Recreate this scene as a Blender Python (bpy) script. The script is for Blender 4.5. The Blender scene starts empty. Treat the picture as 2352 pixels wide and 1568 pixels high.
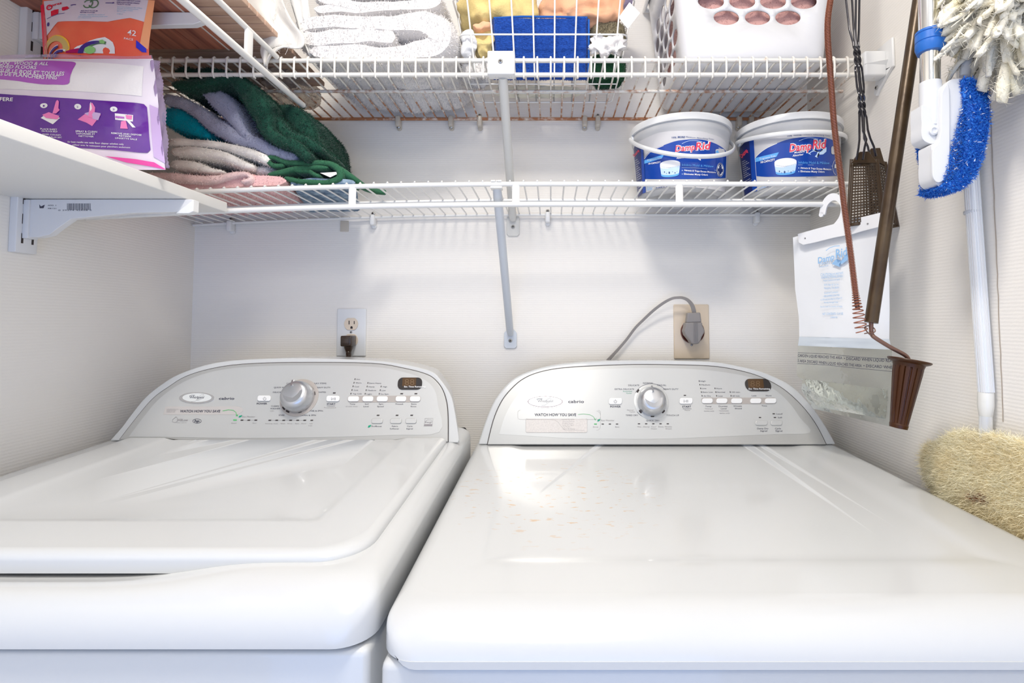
import bpy, bmesh, math, random
import numpy as np
from mathutils import Vector, Matrix, noise
random.seed(7); rng = np.random.default_rng(7)
scene = bpy.context.scene
C = scene.collection
ZC = 1.19                      # camera height above the floor; every h below is relative to it
F, UP_, VP_ = 1200.0, 1265.0, 681.0
TH = math.atan(0.0487)
# ---------------------------------------------------------------- camera
cam = bpy.data.cameras.new('camera'); co = bpy.data.objects.new('camera', cam); C.objects.link(co)
co.location = (0, 0, ZC); co.rotation_euler = (math.pi/2 + TH, 0, 0)
cam.sensor_width = 36; cam.lens = F/2352*36
cam.shift_x = -(UP_-1176)/2352; cam.shift_y = (VP_-784)/2352
cam.clip_start = 0.02
scene.camera = co
# ---------------------------------------------------------------- world, lamps, exposure
w = bpy.data.worlds.new('world'); scene.world = w; w.use_nodes = True
bg = w.node_tree.nodes['Background']; bg.inputs[0].default_value = (0.66, 0.80, 1.0, 1); bg.inputs[1].default_value = 1.3
scene.view_settings.view_transform = 'Standard'; scene.view_settings.look = 'None'
scene.view_settings.gamma = 1.0; scene.view_settings.exposure = -0.40; scene.view_settings.use_curve_mapping = False
def area(name, loc, rot, size, power, col, sy=None, shape='DISK'):
    l = bpy.data.lights.new(name, 'AREA'); l.shape = shape; l.size = size
    if sy: l.shape = 'RECTANGLE'; l.size_y = sy
    l.energy = power; l.color = col
    o = bpy.data.objects.new(name, l); C.objects.link(o); o.location = loc; o.rotation_euler = rot
    return o
area('closet_ceiling_lamp', (-0.12, 0.20, 2.33), (0, 0, 0), 0.30, 20.5, (1.0, 0.95, 0.88))
area('cool_fill_light', (-0.1, -1.3, 0.60), (math.radians(90), 0, 0), 1.4, 12.0, (0.22, 0.42, 1.0), sy=1.0)  # added blue fill low behind the camera, standing in for doorway daylight
area('front_fill_light', (-0.05, -0.75, 2.36), (math.radians(38), 0, 0), 0.55, 15.0, (1.0, 0.94, 0.86))  # added frontal fill high behind the camera, not a known hallway lamp

# ---------------------------------------------------------------- projection helpers (a pixel of the photo -> a point of the room)
FW = Vector((0, math.cos(TH), math.sin(TH))); UPV = Vector((0, -math.sin(TH), math.cos(TH)))
def ray(u, v): return FW + Vector((1, 0, 0))*((u-UP_)/F) + UPV*((VP_-v)/F)
def P(u, v, D): r = ray(u, v); return r*(D/r.y)
def PX(u, v, x): r = ray(u, v); return r*(x/r.x)
def PZ(u, v, h): r = ray(u, v); return r*(h/r.z)
def plane_hit(o, n):
    def f(u, v, off=0.0):
        r = ray(u, v); t = (o + n*off).dot(n)/r.dot(n); return r*t
    return f

# ---------------------------------------------------------------- materials
MATS = {}
def mat(name, col, rough=0.5, metal=0.0, bump=0.0, bscale=200, var=0.0, vscale=30, col2=None, spec=0.5, sheen=0.0,
        trans=0.0, alpha=1.0, coat=0.0, bdist=0.002, sss=0.0, emit=0.0, ior=None, stretch=None, vthr=None, aniso=0):
    if name in MATS: return MATS[name]
    m = bpy.data.materials.new(name); m.use_nodes = True; MATS[name] = m
    nt = m.node_tree; b = nt.nodes['Principled BSDF']; L = nt.links
    b.inputs['Base Color'].default_value = (*col, 1); b.inputs['Roughness'].default_value = rough
    b.inputs['Metallic'].default_value = metal; b.inputs['Specular IOR Level'].default_value = spec
    if sheen: b.inputs['Sheen Weight'].default_value = sheen; b.inputs['Sheen Roughness'].default_value = 0.4
    if trans: b.inputs['Transmission Weight'].default_value = trans
    if ior: b.inputs['IOR'].default_value = ior
    if alpha < 1: b.inputs['Alpha'].default_value = alpha
    if coat: b.inputs['Coat Weight'].default_value = coat; b.inputs['Coat Roughness'].default_value = 0.05
    if sss: b.inputs['Subsurface Weight'].default_value = sss; b.inputs['Subsurface Scale'].default_value = 0.01
    if emit: b.inputs['Emission Color'].default_value = (*col, 1); b.inputs['Emission Strength'].default_value = emit
    tc = nt.nodes.new('ShaderNodeTexCoord'); mp = nt.nodes.new('ShaderNodeMapping'); L.new(tc.outputs['Object'], mp.inputs[0])
    if stretch: mp.inputs['Scale'].default_value = stretch
    if var or col2:
        n = nt.nodes.new('ShaderNodeTexNoise'); n.inputs['Scale'].default_value = vscale; n.inputs['Detail'].default_value = 5
        L.new(mp.outputs[0], n.inputs['Vector'])
        r = nt.nodes.new('ShaderNodeValToRGB'); L.new(n.outputs[0], r.inputs[0])
        c2 = col2 if col2 else tuple(c*(1-var) for c in col)
        a, z = vthr if vthr else (0.35, 0.65)
        r.color_ramp.elements[0].position = a; r.color_ramp.elements[1].position = z
        r.color_ramp.elements[0].color = (*c2, 1); r.color_ramp.elements[1].color = (*col, 1)
        L.new(r.outputs[0], b.inputs['Base Color'])
    if bump:
        n = nt.nodes.new('ShaderNodeTexNoise'); n.inputs['Scale'].default_value = bscale; n.inputs['Detail'].default_value = 3
        L.new(mp.outputs[0], n.inputs['Vector'])
        bp = nt.nodes.new('ShaderNodeBump'); bp.inputs['Strength'].default_value = bump; bp.inputs['Distance'].default_value = bdist
        L.new(n.outputs[0], bp.inputs['Height']); L.new(bp.outputs[0], b.inputs['Normal'])
    return m
def wave_bump(m, scale, strength, direction='Z', dist=0.001):
    nt = m.node_tree; L = nt.links; b = nt.nodes['Principled BSDF']
    tc = nt.nodes.new('ShaderNodeTexCoord'); wv = nt.nodes.new('ShaderNodeTexWave'); wv.bands_direction = direction
    wv.inputs['Scale'].default_value = scale; wv.inputs['Distortion'].default_value = 1.5; wv.inputs['Detail'].default_value = 2
    wv.inputs['Detail Scale'].default_value = 3
    L.new(tc.outputs['Object'], wv.inputs['Vector'])
    bp = nt.nodes.new('ShaderNodeBump'); bp.inputs['Strength'].default_value = strength; bp.inputs['Distance'].default_value = dist
    L.new(wv.outputs['Fac'], bp.inputs['Height'])
    old = b.inputs['Normal'].links
    if old: L.new(old[0].from_socket, bp.inputs['Normal'])
    L.new(bp.outputs[0], b.inputs['Normal'])
    return m
white_metal = mat('white_vinyl_wire', (0.84, 0.83, 0.80), 0.35)
rusty = mat('rusty_vinyl_wire', (0.80, 0.76, 0.70), 0.45, col2=(0.50, 0.24, 0.12), vscale=38, vthr=(0.42, 0.56))
enamel = mat('white_enamel', (0.62, 0.63, 0.63), 0.22, spec=0.5, coat=0.3)
white_plastic = mat('white_plastic', (0.84, 0.84, 0.83), 0.35)
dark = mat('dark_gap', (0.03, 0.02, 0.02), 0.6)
ink = mat('dark_ink', (0.05, 0.05, 0.08), 0.5)
steel = mat('screw_steel', (0.45, 0.45, 0.44), 0.35, metal=0.9)

# ---------------------------------------------------------------- mesh builder
class MB:
    def __init__(s): s.v = []; s.f = []; s.m = []; s.n = 0
    def add(s, vs, fs, mi=0):
        b = s.n; s.v.extend([tuple(p) for p in vs]); s.n += len(vs)
        s.f.extend([tuple(b+i for i in f) for f in fs]); s.m.extend([mi]*len(fs)); return s
    def box(s, a, b, mi=0):
        x0, y0, z0 = [min(a[i], b[i]) for i in range(3)]; x1, y1, z1 = [max(a[i], b[i]) for i in range(3)]
        return s.add([(x0,y0,z0),(x1,y0,z0),(x1,y1,z0),(x0,y1,z0),(x0,y0,z1),(x1,y0,z1),(x1,y1,z1),(x0,y1,z1)],
                     [(0,3,2,1),(4,5,6,7),(0,1,5,4),(1,2,6,5),(2,3,7,6),(3,0,4,7)], mi)
    def bbox(s, a, b, r=0.003, mi=0, seg=3):
        bm = bmesh.new(); bmesh.ops.create_cube(bm, size=1)
        c = [(a[i]+b[i])/2 for i in range(3)]; d = [abs(a[i]-b[i]) for i in range(3)]
        for q in bm.verts: q.co = Vector((c[0]+q.co.x*d[0], c[1]+q.co.y*d[1], c[2]+q.co.z*d[2]))
        bmesh.ops.bevel(bm, geom=bm.edges[:], offset=min(r, min(d)*0.49), segments=seg, profile=0.5, affect='EDGES')
        return s.bm(bm, mi)
    def bm(s, bm, mi=0, M=None):
        bm.verts.index_update()
        s.add([(M @ q.co) if M else q.co.copy() for q in bm.verts], [[q.index for q in f.verts] for f in bm.faces], mi); bm.free(); return s
    def tube(s, pts, r, n=10, mi=0, caps=True, closed=False, flat=None):
        pts = [Vector(p) for p in pts]; m = len(pts)
        rs = r if isinstance(r, (list, tuple)) else [r]*m
        up = None; vs = []
        for i, p in enumerate(pts):
            a = pts[i-1] if (i > 0 or closed) else p; b = pts[(i+1) % m] if (i < m-1 or closed) else p
            t = (b-a); t = t.normalized() if t.length > 1e-9 else Vector((0, 0, 1))
            if up is None:
                up = Vector((0, 0, 1)) if abs(t.z) < 0.9 else Vector((0, 1, 0))
            sd = t.cross(up)
            if sd.length < 1e-6: sd = t.cross(Vector((1, 0.1, 0)))
            sd.normalize(); up = sd.cross(t).normalized()
            for k in range(n):
                an = 2*math.pi*k/n
                vs.append(p + (sd*math.cos(an)*(flat[0] if flat else 1) + up*math.sin(an)*(flat[1] if flat else 1))*rs[i])
        fs = []
        for i in range(m if closed else m-1):
            j = (i+1) % m
            for k in range(n): fs.append((i*n+k, i*n+(k+1) % n, j*n+(k+1) % n, j*n+k))
        if caps and not closed: fs.append(tuple(range(n))[::-1]); fs.append(tuple(range((m-1)*n, m*n)))
        return s.add(vs, fs, mi)
    def lathe(s, prof, c, axis=(0, 0, 1), n=32, mi=0, xdir=None):
        ax = Vector(axis).normalized(); x = Vector(xdir) if xdir else (Vector((1, 0, 0)) if abs(ax.x) < 0.9 else Vector((0, 1, 0)))
        x = (x-ax*x.dot(ax)).normalized(); y = ax.cross(x); c = Vector(c); vs = []
        for r, h in prof:
            for k in range(n):
                a = 2*math.pi*k/n; vs.append(c + ax*h + (x*math.cos(a)+y*math.sin(a))*r)
        fs = [(i*n+k, i*n+(k+1) % n, (i+1)*n+(k+1) % n, (i+1)*n+k) for i in range(len(prof)-1) for k in range(n)]
        if prof[0][0] > 1e-6: fs.append(tuple(range(n))[::-1])
        if prof[-1][0] > 1e-6: fs.append(tuple(range((len(prof)-1)*n, len(prof)*n)))
        return s.add(vs, fs, mi)
    def prism(s, poly, off, mi=0):
        """closed 3D polygon extruded by the vector off"""
        n = len(poly); off = Vector(off); a = [Vector(p) for p in poly]; b = [p+off for p in a]
        return s.add(a+b, [tuple(range(n))[::-1], tuple(range(n, 2*n))]+[(i, (i+1) % n, n+(i+1) % n, n+i) for i in range(n)], mi)
    def strip(s, rows, mi=0, closed=False):
        n = len(rows[0]); vs = [p for r in rows for p in r]
        fs = [(i*n+k, i*n+k+1, (i+1)*n+k+1, (i+1)*n+k) for i in range(len(rows)-1) for k in range(n-1)]
        if closed: fs += [(i*n+n-1, i*n, (i+1)*n, (i+1)*n+n-1) for i in range(len(rows)-1)]
        return s.add(vs, fs, mi)
    def text(s, txt, fn, u, v, h, width=None, align='L', shear=0.0, mi=0, bold=0.0, rot=0.0, spacing=1.0):
        """lettering: pixel frame of the photo (u,v = left end of the baseline) -> surface point by fn(u,v)"""
        vs, fs, x0, x1 = text_mesh(txt, shear, bold, spacing)
        k = h/0.70; kx = (width/(x1-x0)) if width else k
        wd = (x1-x0)*kx; ox = {'L': 0, 'C': -wd/2, 'R': -wd}[align]
        cr, sr = math.cos(rot), math.sin(rot); out = []
        for x, y in vs:
            px = (x-x0)*kx+ox; py = y*k
            out.append(fn(u+px*cr-py*sr, v-px*sr-py*cr))
        return s.add(out, fs, mi)
    def build(s, name, mats, parent=None, smooth=True, bevel=0, angle=40, subsurf=0, **tags):
        me = bpy.data.meshes.new(name)
        if parent is not None: o3 = Vector(parent['_o'])
        else:
            vv = np.array(s.v); o3 = Vector(((vv[:,0].min()+vv[:,0].max())/2, (vv[:,1].min()+vv[:,1].max())/2, vv[:,2].min()+ZC))
        me.from_pydata([(p[0]-o3.x, p[1]-o3.y, p[2]+ZC-o3.z) for p in s.v], [], s.f)
        for m_ in (mats if isinstance(mats, (list, tuple)) else [mats]): me.materials.append(m_)
        me.polygons.foreach_set('material_index', s.m)
        if smooth: me.shade_smooth()
        me.update()
        if smooth and angle < 180: me.set_sharp_from_angle(angle=math.radians(angle))
        o = bpy.data.objects.new(name, me); C.objects.link(o)
        if parent is not None: o.parent = parent
        else: o.location = o3
        o['_o'] = tuple(o3)
        if bevel:
            b = o.modifiers.new('bevel', 'BEVEL'); b.width = bevel; b.segments = 3; b.limit_method = 'ANGLE'
        if subsurf:
            b = o.modifiers.new('sub', 'SUBSURF'); b.levels = subsurf; b.render_levels = subsurf
        for k, q in tags.items(): o[k] = q
        return o
def thing(name, base, label, category, group=None):
    o = bpy.data.objects.new(name, None); C.objects.link(o); o.empty_display_size = 0.05
    o.location = (base[0], base[1], base[2]+ZC); o['_o'] = tuple(o.location)
    o['label'] = label; o['category'] = category
    if group: o['group'] = group
    return o
def tag(o, label, category, group=None):
    o['label'] = label; o['category'] = category
    if group: o['group'] = group
    return o
_tc = {}
def text_mesh(txt, shear=0.0, bold=0.0, spacing=1.0):
    key = (txt, shear, bold, spacing)
    if key in _tc: return _tc[key]
    cu = bpy.data.curves.new('t', 'FONT'); cu.body = txt; cu.size = 1; cu.shear = shear; cu.offset = bold; cu.resolution_u = 2; cu.space_character = spacing
    o = bpy.data.objects.new('t', cu); C.objects.link(o)
    me = o.to_mesh(); vs = [(q.co.x, q.co.y) for q in me.vertices]; fs = [tuple(p.vertices) for p in me.polygons]
    o.to_mesh_clear(); bpy.data.objects.remove(o); bpy.data.curves.remove(cu)
    xs = [q[0] for q in vs] or [0, 1]
    _tc[key] = (vs, fs, min(xs), max(xs)); return _tc[key]
def smooth_path(pts, k=8, closed=False):
    """Catmull-Rom through the points"""
    pts = [Vector(p) for p in pts]; n = len(pts); out = []
    for i in range(n if closed else n-1):
        if closed: p0, p1, p2, p3 = pts[i-1], pts[i], pts[(i+1) % n], pts[(i+2) % n]
        else: p0, p1, p2, p3 = pts[max(i-1, 0)], pts[i], pts[i+1], pts[min(i+2, n-1)]
        for j in range(k):
            t = j/k; out.append(0.5*((2*p1)+(p2-p0)*t+(2*p0-5*p1+4*p2-p3)*t*t+(3*p1-p0-3*p2+p3)*t*t*t))
    if not closed: out.append(pts[-1])
    return out
def fuzz(mb, count, length, width, mi=0, jitter=0.6, droop=0.0, seed=1, only=None, lean=None):
    """short curved pile strands rooted all over the faces already in mb"""
    r = np.random.default_rng(seed); V = np.array(mb.v); tris = []
    for f, m_ in zip(mb.f, mb.m):
        if only is not None and m_ != only: continue
        for i in range(1, len(f)-1): tris.append((f[0], f[i], f[i+1]))
    T = np.array(tris); A, B, D_ = V[T[:,0]], V[T[:,1]], V[T[:,2]]
    N = np.cross(B-A, D_-A); ar = np.linalg.norm(N, axis=1); N /= (ar[:,None]+1e-12)
    idx = r.choice(len(T), count, p=ar/ar.sum()); a = r.random(count); b = r.random(count); q = a+b > 1; a[q] = 1-a[q]; b[q] = 1-b[q]
    p = A[idx]+(B[idx]-A[idx])*a[:,None]+(D_[idx]-A[idx])*b[:,None]; n = N[idx]
    d = n+r.normal(0, jitter, (count, 3)); 
    if lean is not None: d += np.array(lean)
    d /= np.linalg.norm(d, axis=1)[:,None]
    L_ = length*(0.5+r.random(count))[:,None]
    sd = np.cross(d, r.normal(0, 1, (count, 3))); sd /= np.linalg.norm(sd, axis=1)[:,None]; sd *= width/2
    mid = p+d*L_*0.5+r.normal(0, 1, (count, 3))*L_*0.12; tip = p+d*L_+np.array([0, 0, -droop])*L_+r.normal(0, 1, (count, 3))*L_*0.15
    vs = np.stack([p-sd, p+sd, mid+sd*0.8, mid-sd*0.8, tip], 1).reshape(-1, 3)
    b0 = mb.n; mb.v.extend(map(tuple, vs)); mb.n += 5*count
    for i in range(count):
        k = b0+5*i; mb.f.append((k, k+1, k+2, k+3)); mb.f.append((k+3, k+2, k+4)); mb.m += [mi, mi]
    return mb

# ---------------------------------------------------------------- the room
WY, LX, RX, CZ, FZ = 1.262, -0.866, 0.632, 2.40-ZC, -ZC
wall_m = mat('wall_paint', (0.90, 0.865, 0.81), 0.85, bump=0.25, bscale=260, bdist=0.0006, spec=0.2)
wave_bump(wall_m, 60, 0.35, 'Z', 0.0005)
def struct(name, mb, m_, **k): o = mb.build(name, m_, smooth=False, **k); o['kind'] = 'structure'; return o
YB = -1.5
struct('wall_back', MB().box((LX-0.1, WY, FZ), (RX+0.1, WY+0.1, CZ)), wall_m)
struct('wall_left', MB().box((LX-0.1, YB, FZ), (LX, WY, CZ)), wall_m)
struct('wall_right', MB().box((RX, YB, FZ), (RX+0.1, WY, CZ)), wall_m)
struct('ceiling', MB().box((LX-0.1, YB, CZ), (RX+0.1, WY+0.1, CZ+0.1)), mat('ceiling_paint', (0.82, 0.81, 0.79), 0.9))
struct('floor', MB().box((LX-0.1, YB, FZ-0.1), (RX+0.1, WY+0.1, FZ)), mat('floor_vinyl', (0.45, 0.40, 0.34), 0.4, var=0.2))
# seam crack running down the right wall
mb = MB(); pts = []
for i in range(34):
    v = 110+i*26; q = PX(2275+(v-260)*0.0415+random.uniform(-0.8, 0.8), v, RX-0.0006); pts.append(q)
mb.tube(pts, 0.0007, 4)
o = mb.build('trim_1', mat('dark_seam_line', (0.36, 0.30, 0.24), 0.9)); o['kind'] = 'structure'
# ---------------------------------------------------------------- washing machine and dryer
silver = mat('silver_console_paint', (0.50, 0.50, 0.485), 0.32, metal=0.35, bump=0.05, bscale=900, bdist=0.0002)
silver_l = mat('light_silver_console_paint', (0.58, 0.585, 0.575), 0.30, metal=0.25, bump=0.05, bscale=900, bdist=0.0002)
taupe = mat('taupe_button_band', (0.44, 0.40, 0.37), 0.4)
chrome = mat('knob_chrome', (0.75, 0.75, 0.76), 0.10, metal=1.0)
satin = mat('satin_knob', (0.60, 0.61, 0.63), 0.28, metal=0.85)
green_ink = mat('green_ink', (0.10, 0.50, 0.16), 0.5)
leaf_ink = mat('dark_green_ink', (0.0, 0.32, 0.18), 0.5)
grey_ink = mat('grey_ink', (0.28, 0.26, 0.27), 0.5)
smoke = mat('smoked_display', (0.035, 0.03, 0.028), 0.15)
amber = mat('unlit_display_window', (0.09, 0.045, 0.015), 0.25)
seg = mat('unlit_display_digit', (0.16, 0.09, 0.035), 0.4)
WHITE = mat('white_ink', (0.88, 0.88, 0.88), 0.5)
ghost = mat('clear_sticker_edge', (0.50, 0.45, 0.42), 0.4)
paper = mat('sticker_paper', (0.80, 0.77, 0.73), 0.45)

def contour(x0, x1, y0, y1, rc, nx=60, ny=40, na=10):
    """(point, inward normal, kind weight 1 = front) going left side -> front -> right side -> back"""
    out = []
    for i in range(ny): y = y1+(y0+rc-y1)*i/ny; out.append(((x0, y), (1, 0), 0.0))
    for i in range(na+1):
        a = math.pi+math.pi/2*i/na; out.append(((x0+rc+rc*math.cos(a), y0+rc+rc*math.sin(a)), (-math.cos(a), -math.sin(a)), math.sin(a)**2))
    for i in range(1, nx): x = x0+rc+(x1-x0-2*rc)*i/nx; out.append(((x, y0), (0, 1), 1.0))
    for i in range(na+1):
        a = -math.pi/2+math.pi/2*i/na; out.append(((x1-rc+rc*math.cos(a), y0+rc+rc*math.sin(a)), (-math.cos(a), -math.sin(a)), math.sin(a)**2))
    for i in range(1, ny+1): y = y0+rc+(y1-y0-rc)*i/ny; out.append(((x1, y), (-1, 0), 0.0))
    for i in range(1, nx): x = x1+(x0-x1)*i/nx; out.append(((x, y1), (0, 0), 0.0))
    return out
def deck(mb, x0, x1, y0, y1, rc, top, lip, ws, wf, ds, df, insets=(), dz=None, mi=0, fade=0.10):
    rings = []
    def ring(ia, ib, cs, cf, z=None):
        row = []
        for (x, y), nn, k in contour(x0+ia, x1-ia, y0+ib, y1, rc):
            dr = 0 if nn == (0, 0) else cs+(cf-cs)*k
            if z is not None: row.append(Vector((x, y, z)))
            else: row.append(Vector((x, y, top(x, y)-dr+(dz(x, y, max(min(x-x0-ws, x1-ws-x, y-y0-wf), 0)) if dz else 0))))
        return row
    rings += [ring(0.004, 0.004, 0, 0, lip), ring(0, 0, 0, 0, lip)]
    for i in range(0, 10):
        a = math.pi/2*i/9; q = 1-math.cos(a); d = 1-math.sin(a)
        rings.append(ring(ws*q, wf*q, ds*d, df*d))
    for q in insets: rings.append(ring(ws+q, wf+q, 0, 0))
    n = len(rings[0])
    mb.strip(rings, mi, closed=True)
    b = mb.n-n; mb.f.append(tuple(range(b, b+n))[::-1]); mb.m.append(mi)
def fix_normals(o):
    bm = bmesh.new(); bm.from_mesh(o.data); bmesh.ops.recalc_face_normals(bm, faces=bm.faces); bm.to_mesh(o.data); bm.free(); return o

def console(root, o, n, outer, inner, plate, back, shrink):
    f = plane_hit(Vector(o), n)
    # shell
    a = [f(u, v) for u, v in smooth_px(outer)]
    cx = sum(p.x for p in a)/len(a); cz = o[2]
    b = [Vector((cx+(p.x-cx)*shrink, p.y+back, cz+(p.z-cz)*0.97)) for p in a]
    mb = MB(); m = len(a)
    mb.add(a+b, [tuple(range(m))[::-1], tuple(range(m, 2*m))]+[(i, (i+1) % m, m+(i+1) % m, m+i) for i in range(m)])
    fix_normals(mb.build('console_shell', enamel, root, bevel=0.004))
    g = [f(u, v, 0.0006) for u, v in smooth_px(grow(inner, 1.5))]
    mb = MB().prism(g, n*0.0006); gap = fix_normals(mb.build('console_seam', dark, root, smooth=False))
    p = [f(u, v, 0.0012) for u, v in smooth_px(inner)]
    pan = fix_normals(MB().prism(p, n*0.0025).build('control_panel', silver, root, bevel=0.0015))
    q = [f(u, v, 0.0036) for u, v in smooth_px(plate)]
    fix_normals(MB().prism(q, n*0.0006).build('panel_overlay', silver_l, pan, smooth=False))
    return pan, f
def smooth_px(pts, k=4):
    """open smooth curve, straight closing line (bottom edge)"""
    return [(p.x, p.y) for p in smooth_path([(u, v, 0) for u, v in pts], k)]
def grow(pts, d):
    cx = sum(p[0] for p in pts)/len(pts); cy = max(p[1] for p in pts); out = []
    for i, (u, v) in enumerate(pts):
        a = pts[max(i-1, 0)]; b = pts[min(i+1, len(pts)-1)]; t = Vector((b[0]-a[0], b[1]-a[1])).normalized()
        out.append((u+t.y*d, v-t.x*d))
    return out
OFF = 0.0045    # height of the overlay face above the console plane
def rrect(u0, v0, u1, v1, r, sk=0.0, n=5):
    pts = []
    for cx, cy, a0 in ((u1-r, v0+r, -90), (u1-r, v1-r, 0), (u0+r, v1-r, 90), (u0+r, v0+r, 180)):
        for i in range(n+1):
            a = math.radians(a0+90*i/n); pts.append((cx+r*math.cos(a), cy+r*math.sin(a)))
    vm = (v0+v1)/2
    return [(u-(v-vm)*sk, v) for u, v in pts]
def slab(mb, f, poly, n, base, thick, mi=0): mb.prism([f(u, v, base) for u, v in poly], n*thick, mi)
def ellipse(u, v, a, b, n=40): return [(u+a*math.cos(2*math.pi*i/n), v+b*math.sin(2*math.pi*i/n)) for i in range(n)]
def linepx(mb, f, pts, wpx, off, mi=0):
    """flat printed line following pixel points"""
    a = []; b = []
    for i, (u, v) in enumerate(pts):
        p0 = pts[max(i-1, 0)]; p1 = pts[min(i+1, len(pts)-1)]; t = Vector((p1[0]-p0[0], p1[1]-p0[1])).normalized()
        a.append(f(u-t.y*wpx/2, v+t.x*wpx/2, off)); b.append(f(u+t.y*wpx/2, v-t.x*wpx/2, off))
    mb.strip([a, b], mi)
def knob(pan, f, n, u, v, r, tilt, ring):
    c = f(u, v, OFF-0.0005); k = thing_part = None
    col = MB().lathe([(r*1.22, 0), (r*1.22, 0.001), (r*1.12, 0.0016), (r*1.05, 0.0016)], c, n, 48)
    col.build('knob_collar', taupe if ring else silver_l, pan)
    prof = [(r, 0.001), (r*1.0, 0.006), (r*0.97, 0.014), (r*0.90, 0.022), (r*0.80, 0.027), (r*0.6, 0.0295), (0, 0.030)]
    kn = MB().lathe(prof, c, n, 56).build('cycle_knob', satin, pan)
    right = Vector((1, 0, 0)); up = n.cross(right)*1.0
    if up.z < 0: up = -up
    up = (up*math.cos(tilt)+right*math.sin(tilt)); rt = up.cross(n)
    mb = MB(); top = c+n*0.0285
    ring_ = []; 
    for i in range(40):
        a = 2*math.pi*i/40; e = rt*math.cos(a)*r*0.60+up*(math.sin(a)*r*0.66+r*0.10); ring_.append(top+e+n*(-0.0016*max(0, math.hypot(math.cos(a)*0.60, math.sin(a)*0.66+0.1)-0.55)*10))
    mb.prism(ring_, n*0.002); mb.build('knob_face', chrome, kn)
    a = top+up*r*0.50+n*0.0005; mb = MB(); h = 0.0018
    q = [a-rt*h, a+rt*h, top+up*r*0.98-n*0.008+rt*h, top+up*r*0.98-n*0.008-rt*h]
    mb.prism(q, n*0.0035); mb.build('pointer', satin, kn)
    return c

def machine(name, label, x0, x1, y0, o, n, outer, inner, plate, top, lip, ws, wf, ds, df, body_y, insets, dz, shrink, backd):
    root = thing(name, ((x0+x1)/2, 0.85, FZ), label, name)
    mb = MB(); deck(mb, x0, x1, y0, o[1]+backd-0.01, 0.035, top, lip, ws, wf, ds, df, insets, dz)
    fix_normals(mb.build('top_deck', DECK if name == 'clothes_dryer' else enamel, root, angle=50))
    pan, f = console(root, o, n, outer, inner, plate, backd, shrink)
    # cabinet, with a shadow gap under the deck
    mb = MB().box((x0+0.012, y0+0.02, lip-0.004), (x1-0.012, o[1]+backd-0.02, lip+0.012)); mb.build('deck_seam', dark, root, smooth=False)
    mb = MB().bbox((x0+0.002, body_y, FZ+0.02), (x1-0.002, o[1]+backd-0.01, lip-0.004), 0.008, seg=4); mb.build('cabinet', enamel, root)
    for sx in (x0+0.05, x1-0.05):
        for sy in (body_y+0.06, o[1]+backd-0.07):
            MB().lathe([(0.02, 0), (0.02, 0.012), (0.012, 0.014), (0.012, 0.03)], (sx, sy, FZ), n=16).build('foot', dark, root)
    return root, pan, f
DECK = enamel.copy(); DECK.name = 'white_enamel_with_rust_flecks'
nt = DECK.node_tree; b = nt.nodes['Principled BSDF']; L = nt.links
tc = nt.nodes.new('ShaderNodeTexCoord'); n1 = nt.nodes.new('ShaderNodeTexNoise'); n1.inputs['Scale'].default_value = 95; n1.inputs['Detail'].default_value = 3
mp = nt.nodes.new('ShaderNodeMapping'); mp.inputs['Scale'].default_value = (0.6, 1.4, 1); L.new(tc.outputs['Object'], mp.inputs[0]); L.new(mp.outputs[0], n1.inputs['Vector'])
r1 = nt.nodes.new('ShaderNodeMapRange'); r1.inputs[1].default_value = 0.62; r1.inputs[2].default_value = 0.68; L.new(n1.outputs[0], r1.inputs[0])
# the flecks lie in one patch of the dryer's top (object coordinates; the dryer's base is its origin)
vd = nt.nodes.new('ShaderNodeVectorMath'); vd.operation = 'DISTANCE'; vd.inputs[1].default_value = (-0.21, -0.04, 0.932); L.new(tc.outputs['Object'], vd.inputs[0])
r2 = nt.nodes.new('ShaderNodeMapRange'); r2.inputs[1].default_value = 0.19; r2.inputs[2].default_value = 0.10; L.new(vd.outputs['Value'], r2.inputs[0])
gm = nt.nodes.new('ShaderNodeMath'); gm.operation = 'MULTIPLY'; L.new(r1.outputs[0], gm.inputs[0]); L.new(r2.outputs[0], gm.inputs[1])
g2 = nt.nodes.new('ShaderNodeMath'); g2.operation = 'MULTIPLY'; g2.inputs[1].default_value = 0.8; L.new(gm.outputs[0], g2.inputs[0])
mx = nt.nodes.new('ShaderNodeMix'); mx.data_type = 'RGBA'; mx.inputs['A'].default_value = (0.62, 0.63, 0.63, 1); mx.inputs['B'].default_value = (0.62, 0.42, 0.24, 1)
L.new(g2.outputs[0], mx.inputs['Factor']); L.new(mx.outputs['Result'], b.inputs['Base Color'])

INS = [0.0, 0.008, 0.02, 0.035, 0.05, 0.06, 0.07, 0.08, 0.09, 0.10, 0.12]
# ---- washer
Wo = (0, 0.985, -0.2235); Wn = Vector((0, -0.1365, 0.06)).normalized()
def wtop(x, y): return -0.2235+(y-0.985)*0.048
def scoop(x, y, ins):
    k = math.exp(-((x+0.505)/0.155)**4); t = min(max((y-0.50)/0.05, 0), 1); t = t*t*(3-2*t)
    t2 = 1-min(max((y-0.60)/0.06, 0), 1)
    return -0.016*k*t*t2
w_outer = [(251,1012),(277,983),(302,950),(333.5,912),(371,882),(408,860),(464,840),(521,829),(595,824),(700,822),(853,827.5),(930,837),(991,853),(1013,873),(1035,906),(1044,939.5),(1053,995),(1055,1017)]
w_inner = [(275.5,1010),(315,959),(352,916),(390,888),(427,865.5),(483,848),(558,837),(680,833),(853,835),(930,846.6),(980,860),(1002,875),(1017.7,897.5),(1026.5,928),(1029,964),(1029,1015)]
w_plate = [(296,1003),(330,958),(362,920),(400,890),(440,869),(490,853),(560,843),(680,839),(853,842),(930,855),(975,872),(998,895),(1006,930),(1009,992),(900,999),(740,1004),(560,1006),(420,1004)]
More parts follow.
